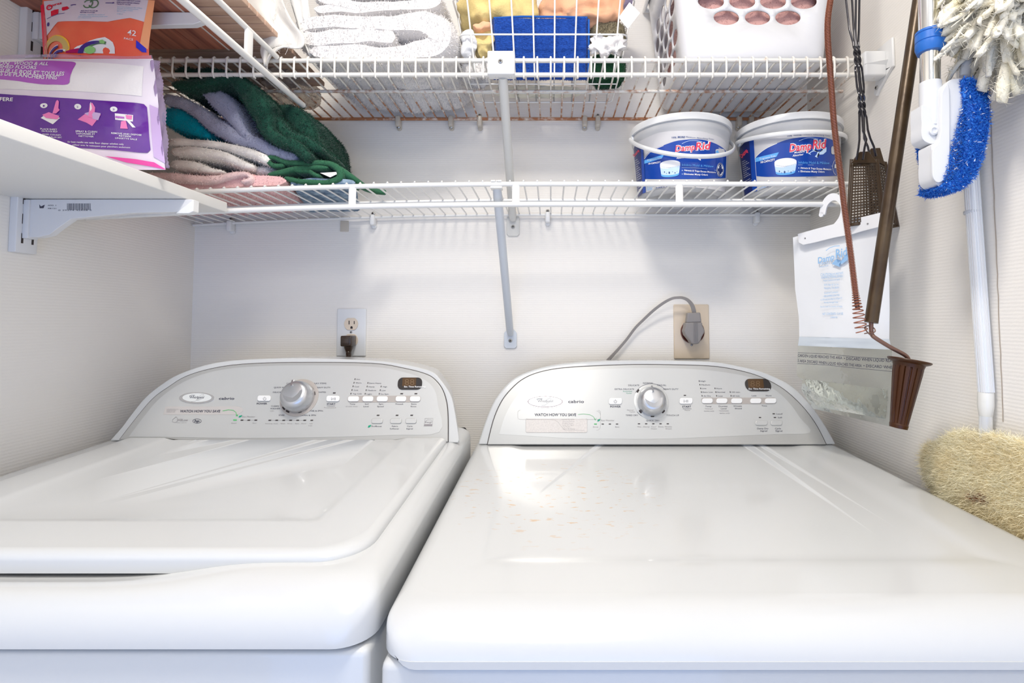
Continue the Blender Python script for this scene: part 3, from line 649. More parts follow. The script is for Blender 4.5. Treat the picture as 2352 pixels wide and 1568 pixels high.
mb.lathe([(0.012, 0), (0.012, 0.008), (0.009, 0.010)], (RX, yb+0.004, HL-0.002), (-1, 0, 0), n=20)
mb.build('end_bracket', white_plastic, ls); screw(ls, (RX-0.0105, yb+0.004, HL-0.001), (-1, 0, 0), 0.0055)

# ---- double closet rail along the left wall
lw = thing('closet_rail', (-0.51, 0.6, 0.43), 'white double-tube closet rail running towards the camera under the brown boards', 'closet rail')
xb, xa = -0.513, -0.507
MB().tube([(xb, 0.30, 0.4955), (xb, DF-0.010, 0.4955)], 0.0050, 12).build('upper_rail', white_metal, lw)
MB().tube([(xa, 0.30, 0.4425), (xa, 1.05, 0.4425)], 0.0058, 14).build('hanging_rod', white_metal, lw)
MB().lathe([(0.0059, 0), (0.0062, 0.004), (0.004, 0.006)], (xa, 1.048, 0.4425), (0, 1, 0), n=14).build('rod_cap', steel, lw)
for y in (0.44, 0.862): MB().bbox((xb-0.001, y-0.009, 0.4425), (xb+0.0045, y+0.009, 0.496), 0.001).build('rod_spacer', white_metal, lw)

# ---- boards on brackets
boardw = mat('white_melamine_board', (0.80, 0.79, 0.76), 0.45, bump=0.05, bscale=300)
b1 = MB().bbox((LX+0.001, 0.22, 0.200), (-0.592, 0.947, 0.2185), 0.0015).build('shelf_board', boardw)
tag(b1, 'thick white shelf board with cream edge on the left wall, lower of two', 'shelf board')
wood = mat('red_brown_wood', (0.46, 0.17, 0.10), 0.5, col2=(0.20, 0.055, 0.035), vscale=6, stretch=(14, 0.9, 14), vthr=(0.32, 0.62), bump=0.3, bscale=40, bdist=0.001)
b2 = thing('shelf_board', (-0.72, 0.6, 0.512), 'red-brown wooden plank shelf seen from below at top left', 'shelf board')
xs = [LX+0.001, -0.795, -0.728, -0.661, -0.594]
for i in range(4): MB().bbox((xs[i]+0.0008, 0.25, 0.5130), (xs[i+1]-0.0008, DF-0.004, 0.5270), 0.0008).build('plank', wood, b2)
MB().bbox((-0.6095, 0.25, 0.5120), (-0.6065, DF-0.002, 0.5280), 0.0006).build('edge_trim', mat('pale_edge_trim', (0.66, 0.62, 0.58), 0.4), b2)
std = mat('white_slotted_steel', (0.74, 0.74, 0.75), 0.35)
def bracket(root_label, h, tip_u, tip_v, drop, name='shelf_bracket', extra=False, group=None):
    y = 0.846; xt = P(tip_u, tip_v, y).x
    top = h-0.0008
    poly = [(LX+0.010, top), (xt, top), (xt+0.002, top-0.006), (xt, top-0.016), (xt-0.012, top-0.0205), (xt-0.10, top-0.0225), (-0.778, top-0.032), (-0.800, top-0.048), (-0.812, top-drop+0.004), (-0.830, top-drop), (LX+0.010, top-drop)]
    root = thing(name, (-0.75, y, h-drop), root_label, 'shelf bracket', group)
    arm = fix_normals(MB().prism([(a, y-0.006, b_) for a, b_ in poly], (0, 0.012, 0)).build('bracket_arm', std, root, bevel=0.0008))
    MB().bbox((LX+0.0125, y-0.009, top-drop-0.002), (LX+0.022, y+0.009, top-0.001), 0.001).build('bracket_hook', std, root)
    if extra:
        MB().prism([(xt+0.003, y-0.0075, top-0.0005), (xt+0.003, y-0.0075, top-0.020), (xt-0.004, y-0.0075, top-0.0235), (xt-0.026, y-0.0075, top-0.0235)], (0, 0.014, 0)).build('bracket_cap', white_plastic, root, bevel=0.001)
        f = plane_hit(Vector((0, y-0.0062, 0)), Vector((0, -1, 0))); mb = MB(); r_ = random.Random(3); u = 154
        while u < 207:
            w_ = r_.choice((1, 1.5, 2.2)); mb.add([f(u, 467), f(u, 482), f(u+w_*0.8, 482), f(u+w_*0.8, 467)], [(0, 1, 2, 3)]); u += w_+r_.choice((1, 1.4))
        for i, (t, u, v, wd) in enumerate((('400 1', 109, 473, 20), ('48121', 109, 480, 20), ('0 29274 42658 5', 134, 484, 76))): mb.text(t, f, u, v, 3, wd)
        mb.add([f(90, 469), f(94, 474), f(91, 478), f(100, 478), f(103, 470), f(98, 472)], [(0, 1, 2), (2, 3, 5), (3, 4, 5), (1, 2, 5)])
        mb.build('barcode_print', ink, root, smooth=False)
bracket('white shelf bracket with barcode under the lower white board', 0.200, 447, 470, 0.062, extra=True)
bracket('white shelf bracket with rounded tip under the red-brown board', 0.5125, 466, 42, 0.045)
st = thing('slotted_wall_track', (LX+0.006, 0.846, 0.112), 'white slotted steel track on the left wall carrying the brackets', 'wall track')
MB().bbox((LX, 0.828, 0.112), (LX+0.0125, 0.864, 1.1), 0.0015).build('track', std, st)
for k in range(14):
    h = 0.135+k*0.0318
    for yy in (0.838, 0.855):
        if h+0.009 < 1.0 and not (0.135 < h < 0.205 and yy > 0.85) : MB().box((LX+0.0122, yy-0.0016, h-0.008), (LX+0.0130, yy+0.0016, h+0.008)).build('slot', dark, st, smooth=False)
# slatted panel lying over the left end of the shelves
slw = mat('light_brown_slats', (0.60, 0.42, 0.31), 0.6, col2=(0.46, 0.29, 0.21), vscale=9, stretch=(1, 10, 10), vthr=(0.3, 0.7), bump=0.2, bscale=60)
sp_ = thing('slatted_panel', (-0.69, 0.8, 0.5285), 'light brown slatted wooden panel lying on the wire shelves at upper left', 'wood panel')
y = 0.46
while y < 1.13:
    MB().bbox((LX+0.004, y, 0.5285), (-0.508, y+0.0225, 0.538), 0.0012).build('slat', slw, sp_); y += 0.0247
MB().bbox((LX+0.006, 0.46, 0.5365), (-0.510, 1.125, 0.5380), 0.0003).build('gap_darkening_sheet', mat('gap_darkening_brown', (0.10, 0.05, 0.03), 0.8), sp_)  # dark sheet added above the slats to block ceiling light from their gaps
for xx in (-0.80, -0.56): MB().bbox((xx, 0.47, 0.5382), (xx+0.03, 1.12, 0.549), 0.001).build('batten', slw, sp_)
# ---------------------------------------------------------------- towels, rags, baskets
def terry(name, col, k=0.35, sc=900): return mat(name, col, 0.95, bump=0.35, bscale=sc*0.5, bdist=0.001, var=k*0.7, vscale=700, sheen=0.3, spec=0.1)
white_terry = terry('white_terry', (0.80, 0.775, 0.76), 0.06)
def ribbon(mb, pts, y0, y1, amp=0.003, seed=0, mi=0, k=6, ny=12, yskew=0.0, xskew=0.0, hskew=0.0, taper=0.75):
    """pts: (x, h, full thickness); a thick folded cloth strip in the x-h plane carried from y0 back to y1"""
    sm = smooth_path([(a, b, c) for a, b, c in pts], k); n = len(sm); rows = []
    for j in range(ny+1):
        t = j/ny; y = y0+(y1-y0)*t
        e = taper+(1-taper)*min(1, min(t, 1-t)/0.06) if taper < 1 else 1
        up, dn = [], []
        for i, q in enumerate(sm):
            a = sm[max(i-1, 0)]; b = sm[min(i+1, n-1)]; tx, tz = b.x-a.x, b.y-a.y; l = math.hypot(tx, tz) or 1; nx, nz = -tz/l, tx/l
            w_ = q.z*0.5*e*(math.sqrt(max(0, 1-(1-min(i, n-1-i)/2.5)**2))*0.85+0.15 if min(i, n-1-i) < 2.5 else 1)
            d = amp*noise.noise(Vector((q.x*22+seed*3.1, y*16, q.y*22))); yy = y+yskew*(q.x-sm[0].x)+0.004*noise.noise(Vector((q.x*40, seed*1.7, q.y*40)))*(1 if j == 0 else 0)
            X = q.x+nx*d+xskew*t; Z = q.y+nz*d+hskew*t
            up.append(Vector((X+nx*w_, yy, Z+nz*w_))); dn.append(Vector((X-nx*w_, yy, Z-nz*w_)))
        rows.append(up+dn[::-1])
    mb.strip(rows, mi, closed=True); m = 2*n; b = mb.n-len(rows)*m
    for base, fl in ((b, 0), (b+ny*m, 1)):
        for i in range(n-1):
            q = (base+i, base+i+1, base+m-2-i, base+m-1-i); mb.f.append(q if fl else q[::-1]); mb.m.append(mi)
    return mb
def at(zf, D): return lambda x, y, t: (lambda p: (p.x, p.z, t*p.y*1.0/F*1.0))(P(*zf(x, y), D))
def pxpath(zf, scale, D, items):
    out = []
    for x, y, t in items:
        p = P(*zf(x, y), D); d = p.dot(FW); out.append((p.x, p.z, t/scale*d/F))
    return out
def crumple(mb, x0, x1, y0, y1, h0, h1, amp=0.006, seed=0, fr=30, ex=0.6, mi=0, sub=4, flat=0.0):
    bm = bmesh.new(); bmesh.ops.create_icosphere(bm, subdivisions=sub, radius=1)
    c = Vector(((x0+x1)/2, (y0+y1)/2, (h0+h1)/2)); r = Vector(((x1-x0)/2, (y1-y0)/2, (h1-h0)/2))
    for v in bm.verts:
        d = v.co.normalized(); s = Vector([math.copysign(abs(q)**ex, q) for q in d])
        q = Vector((s.x*r.x, s.y*r.y, s.z*r.z)); w_ = c+q
        n_ = (1-abs(noise.noise(w_*fr+Vector((seed*7.3, 0, 0)))*2))*amp - amp*0.8 + noise.noise(w_*fr*2.3+Vector((0, seed*3, 0)))*amp*0.35
        if flat and d.z < -0.5: n_ *= 0.2
        q2 = c+q+d*n_; v.co = q2
    return mb.bm(bm, mi)
def zz(ox, oy, s): return lambda x, y: (ox+x/s, oy+y/s)
zL = zz(340, 100, 3.563); IDN = lambda u, v: (u, v)
# ---- folded white towels on the upper shelf
G1 = 'folded white towels on the upper shelf'
def settle(pts, h):     # lift a path so that its underside rests at height h
    lo = min(b-c/2 for a, b, c in pts); return [(a, b+h-lo, c) for a, b, c in pts]
t1 = [(908,80,40),(850,76,42),(770,78,44),(712,84,40),(686,68,38),(705,48,36),(780,42,38),(870,46,40),(930,44,50),(975,44,64),(1004,66,72),(1004,94,66),(968,112,54),(900,117,46),(800,113,42),(712,112,34)]
mb = ribbon(MB(), settle(pxpath(IDN, 1, 0.985, t1), HU+0.001), 0.985, 1.232, 0.006, 1, ny=14)
fuzz(mb, 36000, 0.0045, 0.0009, seed=2, jitter=0.35)
tag(mb.build('folded_towel', white_terry), 'thick folded white terry towel lying directly on the upper wire shelf', 'towel', G1)
t2 = [(905,14,24),(830,16,26),(770,8,26),(735,-10,26),(760,-34,26),(850,-40,28),(930,-34,30),(985,-20,34),(1000,4,34),(960,13,30),(900,16,26),(800,22,28),(722,22,24)]
mb = ribbon(MB(), pxpath(IDN, 1, 0.995, [(x, y-4, t) for x, y, t in t2]), 0.995, 1.22, 0.005, 4, ny=10)
fuzz(mb, 18000, 0.0045, 0.0009, seed=3, jitter=0.35)
tag(mb.build('folded_towel', white_terry), 'folded white terry towel stacked on top of the thick white one', 'towel', G1)
# ---- frayed white cloth hanging over the front rail
clothm = mat('frayed_white_cotton', (0.74, 0.72, 0.68), 0.9, bump=0.3, bscale=500, bdist=0.0008, sheen=0.2)
hc = thing('hanging_cloth', (P(620, 60, 0.955).x, 0.955, P(620, 150, 0.955).z), 'frayed white cloth hanging in a point over the upper shelf rail', 'cloth')
Lc = smooth_path([(552,-60,0),(556,0,0),(562,32,0),(588,60,0),(603,86,0),(599,116,0),(605,140,0),(608,151,0)], 5)
Rc = smooth_path([(640,-60,0),(650,0,0),(672,48,0),(700,88,0),(690,112,0),(650,108,0),(624,128,0),(612,152,0)], 5)
rows = []
for i, (a, b) in enumerate(zip(Lc, Rc)):
    row = []
    for j in range(19):
        s = j/18; u = a.x+(b.x-a.x)*s; v = a.y+(b.y-a.y)*s
        row.append(P(u, v, 0.952+0.008*math.sin(s*9+i*0.12)*(1-i/60)+0.004*noise.noise(Vector((s*6, i*0.2, 0)))))
    rows.append(row)
o = MB().strip(rows).build('cloth_drape', clothm, hc, angle=180); m_ = o.modifiers.new('s', 'SOLIDIFY'); m_.thickness = 0.0015
mb = MB()
for i in range(46):
    p = P(rng.uniform(600, 700), rng.uniform(-20, 110), 0.948); q = p+Vector((rng.normal(0.006, 0.006), rng.normal(0, 0.004), -rng.uniform(0.006, 0.02)))
    mb.tube([p, (p+q)/2+Vector((rng.normal(0, 0.002), 0, 0)), q], 0.0003, 4)
mb.tube(smooth_path([P(572,55,0.95), P(571,62,0.95), P(578,78,0.95), P(580,88,0.95)], 5), 0.0009, 6)
o = mb.build('loose_threads', clothm, hc); o['kind'] = 'stuff'
mb = ribbon(MB(), [(a, b, c) for a, b, c in pxpath(IDN, 1, 0.93, [(500,-55,40),(515,-20,36),(535,12,30),(552,36,16)])], 0.93, 0.958, 0.002, 6)
fuzz(mb, 4000, 0.003, 0.0006, seed=5); mb.build('terry_edge', terry('pinkish_terry', (0.80, 0.72, 0.68), 0.1), hc)
# back layer running to the towel
rows = []
for i in range(14):
    t = i/13; a = P(655+55*t, -30+160*t, 0.972+0.02*t); b = P(700+30*t, -40+165*t, 0.985+0.02*t)
    rows.append([a+(b-a)*(j/8)+Vector((0, 0.004*math.sin(j*1.7+i*0.5), 0)) for j in range(9)])
o = MB().strip(rows).build('cloth_fold', clothm, hc, angle=180); m_ = o.modifiers.new('s', 'SOLIDIFY'); m_.thickness = 0.0015
# ---- crumpled plastic bag lying on the upper shelf
pb = mat('crinkled_clear_plastic', (0.62, 0.56, 0.50), 0.2, trans=0.6, ior=1.1, bump=1.0, bscale=45, bdist=0.01)
c0 = P(600, 190, 1.10); mb = crumple(MB(), -0.66, -0.53, 1.06, 1.24, HU+0.001, HU+0.05, 0.014, 3, 34, 0.8, sub=5)
tag(mb.build('plastic_bag', pb), 'crumpled clear plastic bag on the upper wire shelf, left of the white towels', 'plastic bag')

# ---- wire basket and its cloths
bk = thing('wire_basket', (-0.015, 1.09, HU), 'white wire basket full of coloured cloths on the upper shelf', 'basket')
def bxh(h): k = (h-0.5)/0.2; return (-0.170-0.035*k, 0.139+0.040*k, 1.032-0.055*k, 1.166+0.045*k)
HB = HU+0.002
def ringpts(h, n=5, r=0.012):
    a, b, c, d = bxh(h); out = []
    for cx_, cy_, a0 in ((b-r, c+r, -90), (b-r, d-r, 0), (a+r, d-r, 90), (a+r, c+r, 180)):
        for i in range(n+1): t = math.radians(a0+90*i/n); out.append((cx_+r*math.cos(t), cy_+r*math.sin(t), h))
    return out
for h, r in ((HB, 0.0016), (0.571, 0.0018), (0.634, 0.0018), (0.70, 0.0032)):
    MB().tube(ringpts(h), r, 8, closed=True).build('basket_ring', white_metal, bk)
for i in range(8):
    x = [P(u, 100, 1.01).x for u in (1079,1128,1177,1225,1274,1323,1372,1420)][i]; k0 = 0.95
    xb_ = x*k0; a, b, c, d = bxh(0.70)
    MB().tube([(x*1.06, c, 0.70), (xb_, 1.031, HB+0.002), (xb_, 1.168, HB+0.002), (x*1.06, d, 0.70)], 0.0017, 8).build('basket_wire', white_metal, bk)
for y in (1.075, 1.120): MB().tube([(-0.170, y, HB), (0.139, y, HB)], 0.0014, 8).build('basket_wire', white_metal, bk)
for sx in (0, 1):
    for y in (1.06, 1.10, 1.14):
        xa_ = bxh(HB)[sx]; xb_ = bxh(0.70)[sx]; MB().tube([(xa_, y, HB), (xb_, y, 0.70)], 0.0017, 8).build('basket_wire', white_metal, bk)
G2 = 'cloths in the wire basket'
blue = mat('royal_blue_microfibre', (0.025, 0.10, 0.47), 0.9, bump=0.8, bscale=500, bdist=0.0015, col2=(0.012, 0.05, 0.26), vscale=500, stretch=(0.35, 1, 2.2), vthr=(0.35, 0.65), sheen=0.3, spec=0.1)
def inb(u0, v0, u1, v1, D): a = P(u0, v1, D); b = P(u1, v0, D); return a.x, b.x, a.z, b.z
x0, x1, h0, h1 = inb(1131, 52, 1352, 190, 1.045); h0 = HB+0.004
mb = MB(); bm = bmesh.new(); bmesh.ops.create_grid(bm, x_segments=30, y_segments=24, size=0.5)
def bluepad(mb, x0, x1, h0, h1, y0, th, seed):
    rows_f = []; rows_b = []
    for j in range(25):
        t = j/24; rf = []; rbk = []
        for i in range(31):
            s = i/30; e = min(1, min(s, 1-s)/0.035, min(t, 1-t)/0.045); e = math.sqrt(max(e, 0))
            x = x0+(x1-x0)*s+0.003*noise.noise(Vector((t*3, seed, 0))); h = h0+(h1-h0)*t+0.002*noise.noise(Vector((s*4, seed, 1)))
            yy = y0-0.030*(h-0.5)/0.1+0.004*noise.noise(Vector((s*4, t*4, seed)))
            rf.append(Vector((x, yy-th/2*e, h))); rbk.append(Vector((x, yy+th/2*e, h)))
        rows_f.append(rf); rows_b.append(rbk[::-1])
    mb.strip([a+b for a, b in zip(rows_f, rows_b)], 0, closed=True)
    return mb
bm.free(); bluepad(mb, x0, x1, h0, h1, 1.066, 0.022, 2); fuzz(mb, 9000, 0.0022, 0.0006, seed=8)
bp_ = thing('folded_cloth', (0, 1.06, HB), 'royal blue microfibre cloth folded flat at the front of the wire basket', 'cloth', G2)
mb.build('cloth_body', blue, bp_); dark_blue = mat('blue_hem', (0.01, 0.12, 0.50), 0.8)
MB().tube([(x0+0.004, 1.026, h1-0.002), (x0+(x1-x0)*0.3, 1.024, h1), (x0+(x1-x0)*0.7, 1.024, h1-0.0005), (x1-0.004, 1.026, h1-0.001)], 0.0022, 8).build('hem', dark_blue, bp_)
MB().tube([(x1-0.001, 1.027, h1-0.004), (x1, 1.040, h0+0.03), (x1-0.001, 1.056, h0+0.004)], 0.0020, 8).build('hem', dark_blue, bp_)
def rag(u0, v0, u1, v1, D, dep, m_, label, amp=0.007, seed=1, fr=32, ex=0.7, fz=0, nm='cloth', cat='cloth', group=G2, rest=None):
    x0, x1, h0, h1 = inb(u0, v0, u1, v1, D)
    if rest is not None: h0 = rest
    mb = crumple(MB(), x0, x1, D, D+dep, h0, h1, amp, seed, fr, ex, sub=5)
    if fz: fuzz(mb, fz, 0.0035, 0.0008, seed=seed)
    return tag(mb.build(nm, m_, angle=180), label, cat, group)
yel = mat('pale_yellow_microfibre', (0.80, 0.62, 0.26), 0.95, bump=0.5, bscale=600, bdist=0.001, var=0.08, vscale=300, sheen=0.3)
pea = mat('peach_microfibre', (0.85, 0.46, 0.27), 0.95, bump=0.4, bscale=500, bdist=0.001, sheen=0.3)
rag(1046, -60, 1235, 50, 1.02, 0.09, yel, 'pale yellow cloth bunched at the left top of the wire basket', 0.018, 2, 20)
rag(1084, 50, 1134, 124, 1.030, 0.035, yel, 'pale yellow cloth fold left of the blue cloth', 0.010, 5, 30)
rag(1238, -50, 1437, 46, 1.02, 0.08, pea, 'peach cloth bunched at the right top of the wire basket', 0.018, 7, 22)
rag(1085, 46, 1130, 66, 1.020, 0.02, pea, 'thin strip of peach cloth between two yellow folds', 0.004, 8, 40)
rag(1340, -80, 1465, 8, 1.06, 0.07, terry('lilac_terry', (0.55, 0.48, 0.68), 0.1), 'lilac towel heaped above the peach cloth', 0.008, 9, 26)
rag(1356, 42, 1440, 96, 1.032, 0.05, terry('olive_brown_terry', (0.26, 0.22, 0.14), 0.5), 'olive brown towel right of the blue cloth', 0.006, 11, 30, fz=3500)
rag(1356, 74, 1444, 124, 1.012, 0.020, mat('white_cotton_rag', (0.78, 0.75, 0.73), 0.9, bump=0.3, bscale=400), 'crumpled white rag below the olive towel', 0.013, 12, 55)
grn = terry('dark_green_terry', (0.022, 0.10, 0.045), 0.5)
rag(1352, 114, 1442, 200, 1.048, 0.08, grn, 'dark green towel in the lower right corner of the wire basket', 0.007, 13, 34, fz=4500, rest=HB+0.003)
wc = mat('white_knit', (0.80, 0.80, 0.80), 0.95, bump=0.6, bscale=350, bdist=0.001)
rag(1056, 62, 1094, 128, 1.02, 0.03, wc, 'white knit rag poking up at the left side of the basket', 0.006, 14, 40)
rag(1056, 128, 1130, 190, 1.045, 0.07, white_terry, 'white terry rag low in the left corner of the basket', 0.008, 15, 34, fz=3500, rest=HB+0.003)
rag(1131, 196, 1340, 212, 1.090, 0.065, terry('cream_terry', (0.72, 0.69, 0.58), 0.1), 'cream cloth flattened on the floor of the wire basket', 0.004, 16, 40, rest=HB+0.003)
tg = P(1440, 40, 0.985); mb = MB(); f = plane_hit(Vector((0, 0.985, 0)), Vector((0, -1, 0)))
mb.prism([f(1421, 40), f(1446, 5), f(1470, 30), f(1442, 66)], (0, 0.0008, 0))
tgo = thing('paper_tag', (tg.x, 0.985, f(1442, 66).z), 'square white care tag hanging at the right corner of the wire basket', 'tag')
mb.build('tag_card', mat('tag_card', (0.84, 0.84, 0.82), 0.6), tgo, smooth=False)
mb = MB()
for i in range(7): mb.text('care label text'[:15-i], lambda u, v: f(u, v, 0.0006), 1431+i*1.6, 30+i*4.4, 2.0, 22-i*1.5, rot=-0.75)
mb.build('tag_print', mat('faint_print', (0.55, 0.58, 0.56), 0.6), tgo, smooth=False)

# ---- white laundry basket with oval holes
lb = thing('laundry_basket', (0.40, 1.11, HU+0.002), 'white plastic laundry basket with oval holes, upper shelf right', 'laundry basket')
def bx2(h): k = (h-HU)/0.30; return (0.262-0.030*k, 0.538+0.028*k, 0.990-0.014*k, 1.236+0.012*k)
H0, H1 = HU+0.002, HU+0.27; rc = 0.028
def cornerpt(ci, a, h):
    x0, x1, y0, y1 = bx2(h); cs = ((x0+rc, y0+rc), (x1-rc, y0+rc), (x1-rc, y1-rc), (x0+rc, y1-rc))[ci]
    t = math.radians((180, 270, 0, 90)[ci]+a); return Vector((cs[0]+rc*math.cos(t), cs[1]+rc*math.sin(t), h))
mb = MB()
HS = [H0+0.022+(H1-H0-0.022)*i/10 for i in range(11)]
for ci in range(4): mb.strip([[cornerpt(ci, a, h) for a in range(0, 91, 15)] for h in HS])
def panel(mb, A, B, holes):
    """wall panel between corner pt functions A(h), B(h); holes as (s 0-1, h, rx, rh)"""
    bm = bmesh.new(); W_ = (B(HS[0])-A(HS[0])).length
    loops = [[(0, h) for h in HS]+[(1, h) for h in HS[::-1]]]
    for s, h, rx, rh in holes: loops.append([(s+rx/W_*math.cos(t*math.pi/12), h+rh*math.sin(t*math.pi/12)) for t in range(24)])
    for lp in loops:
        vs = [bm.verts.new((s*W_, h, 0)) for s, h in lp]
        for i in range(len(vs)): bm.edges.new((vs[i], vs[(i+1) % len(vs)]))
    bmesh.ops.triangle_fill(bm, use_beauty=True, edges=bm.edges[:])
    for v in bm.verts: s, h = v.co.x/W_, v.co.y; p = A(h)+(B(h)-A(h))*s; v.co = p
    mb.bm(bm)
fh = []
Af, Bf = (lambda h: cornerpt(0, 90, h)), (lambda h: cornerpt(1, 0, h))
for row, (v, us_) in enumerate(((38, (1670, 1742, 1812)), (2, (1634, 1706, 1777, 1848)), (-35, (1670, 1742, 1812)), (-72, (1634, 1706, 1777, 1848)))):
    for u in us_:
        p = P(u, v, 0.982); a, b = Af(p.z), Bf(p.z); fh.append(((p.x-a.x)/(b.x-a.x), p.z, 0.0235, 0.0142))
panel(mb, Af, Bf, fh)
As, Bs = (lambda h: cornerpt(3, 90, h)), (lambda h: cornerpt(0, 0, h)); sh = []
for r_ in range(5):
    for c_ in range(4 if r_ % 2 else 3):
        s = 0.14+0.24*(c_+(0 if r_ % 2 else 0.5)); hh = HU+0.052+0.031*r_
        if s < 0.93: sh.append((s, hh, 0.0205, 0.0142))
panel(mb, As, Bs, sh)
panel(mb, lambda h: cornerpt(1, 90, h), lambda h: cornerpt(2, 0, h), sh)
panel(mb, lambda h: cornerpt(2, 90, h), lambda h: cornerpt(3, 0, h), [])
# rounded bottom
rows = []
def fullring(h, ins): 
    return [ (lambda p: Vector((0.40+(p.x-0.40)*(1-ins/0.138), 1.113+(p.y-1.113)*(1-ins/0.12), h)))(cornerpt(ci, a, HS[0])) for ci in range(4) for a in range(0, 91, 15)]
for i in range(7): a = math.pi/2*i/6; rows.append(fullring(HS[0]-0.022*math.sin(a), 0.020*(1-math.cos(a))))
rows.append(fullring(H0, 0.05)); mb.strip(rows, 0, closed=True); n_ = len(rows[0]); mb.f.append(tuple(range(mb.n-n_, mb.n))); mb.m.append(0)
o = mb.build('basket_body', mat('white_basket_plastic', (0.74, 0.74, 0.76), 0.3, sss=0.0), lb, angle=50); bmw = bmesh.new(); bmw.from_mesh(o.data); bmesh.ops.remove_doubles(bmw, verts=bmw.verts, dist=0.0002); bmesh.ops.recalc_face_normals(bmw, faces=bmw.faces); bmw.to_mesh(o.data); bmw.free()
m_ = o.modifiers.new('s', 'SOLIDIFY'); m_.thickness = 0.0028; m_.offset = -1
x0, x1, y0, y1 = bx2(H1)
MB().tube([(x0-0.004, y0-0.004, H1), (x1+0.004, y0-0.004, H1), (x1+0.004, y1+0.004, H1), (x0-0.004, y1+0.004, H1)], 0.007, 10, closed=True).build('basket_rim', white_plastic, lb)
pk = terry('pink_terry', (0.72, 0.42, 0.38), 0.3)
mb = crumple(MB(), 0.272, 0.545, 0.998, 1.225, HU+0.012, HU+0.25, 0.006, 21, 30, 0.28, sub=5); fuzz(mb, 9000, 0.004, 0.0009, seed=9)
tag(mb.build('towel', pk), 'pink terry towel showing through the holes of the white laundry basket', 'towel')

# ---- stack of towels at the left of the lower shelf
G3 = 'towels piled on the lower shelf'
HD = lambda x: HL+0.0018+sag(x)
def towel(items, D0, D1, m_, label, seed, amp=0.004, fz=0, fl=0.0035, nm='towel', cat='towel', skew=0.0, extra=None, xs=0.0, hs=0.0, k=6):
    mb = MB()
    for it in ([items] if isinstance(items[0], tuple) else items): ribbon(mb, pxpath(zL, 3.563, D0, it), D0+skew, D1, amp, seed, xskew=xs, hskew=hs, k=k)
    if fz: fuzz(mb, fz, fl, 0.0008, seed=seed, jitter=0.6)
    if extra: extra(mb)
    return tag(mb.build(nm, m_, angle=180), label, cat, G3)
pink = terry('pale_pink_terry', (0.90, 0.56, 0.54), 0.18)
mb = MB(); ribbon(mb, [(-0.855, HD(-0.8)+0.022, 0.034), (-0.70, HD(-0.7)+0.018, 0.030), (-0.60, HD(-0.6)+0.016, 0.028), (-0.505, HD(-0.5)+0.015, 0.024)], 0.985, 1.225, 0.003, 30, xskew=-0.075)
fuzz(mb, 12000, 0.0035, 0.0009, seed=30); tag(mb.build('towel', pink), 'pink towel at the bottom of the pile, lying on the lower wire shelf', 'towel', G3)
towel([(-60,1085,70),(150,1092,80),(380,1105,78),(560,1100,66),(720,1072,48),(800,1066,40),(836,1092,36),(820,1122,34),(760,1132,34)], 0.972, 1.20, terry('blush_terry', (0.92, 0.68, 0.65), 0.12), 'blush pink towel folded with a curled edge, above the bottom pink one', 31, 0.003, 14000, 0.0032)
towel([[(160,796,74),(380,804,66),(600,836,64),(800,884,78),(930,928,84),(985,962,66)], [(180,882,88),(420,884,96),(620,926,90),(780,990,66),(850,1004,40)], [(180,985,86),(380,1005,84),(520,1040,44),(600,1046,26)]], 0.985, 1.22, terry('cream_white_terry', (0.94, 0.90, 0.83), 0.08), 'cream white towel folded in layers, middle of the pile', 33, 0.003, 22000, 0.0034)
rag(575, 378, 626, 402, 1.0, 0.10, white_terry, 'small fluffy white towel corner beside the green washcloth', 0.004, 34, 40, fz=3500, nm='towel', cat='towel', group=G3)
towel([(120,580,150),(230,610,190),(330,662,170),(420,722,100),(490,752,50)], 1.00, 1.20, terry('teal_terry', (0.0, 0.36, 0.48), 0.35), 'teal towel tucked under the grey-blue towel', 35, 0.004, 9000, 0.004)
gb = terry('grey_blue_terry', (0.46, 0.48, 0.62), 0.35)
towel([[(120,440,110),(260,480,100),(380,545,108),(500,640,125),(620,715,135),(740,765,120),(860,808,110),(1000,862,110),(1130,905,110),(1215,930,70)], [(405,372,40),(470,390,110),(560,450,165),(650,540,160),(720,630,120),(780,715,90),(850,790,60)]], 0.99, 1.21, gb, 'grey-blue towel with a drooping open fold', 36, 0.004, 22000, 0.0035)
dg = terry('forest_green_terry', (0.018, 0.075, 0.050), 0.45)
mb = MB(); fuz = None
for it, d0, d1 in (([(195,335,50),(300,325,88),(430,312,80),(560,288,78),(680,300,100),(780,378,140),(880,480,180),(930,590,150),(960,690,110),(1050,765,100),(1170,815,95),(1250,880,90),(1305,935,70)], 0.965, 1.10),
                   ([(960,560,90),(1030,650,105),(1120,735,105),(1250,795,105),(1350,845,85),(1402,868,40)], 0.985, 1.12),
                   ([(1040,520,80),(1150,570,150),(1235,640,180),(1290,720,160),(1330,800,90),(1350,920,60)], 1.02, 1.20),
                   ([(215,235,36),(280,215,80),(400,235,80),(560,240,70),(700,262,60),(800,340,60)], 0.985, 1.06)):
    ribbon(mb, pxpath(zL, 3.563, d0, it), d0, d1, 0.005, 37)
fuzz(mb, 42000, 0.0045, 0.0009, seed=37, jitter=0.6)
tag(mb.build('towel', dg, angle=180), 'big dark green towel thrown over the top of the pile', 'towel', G3)
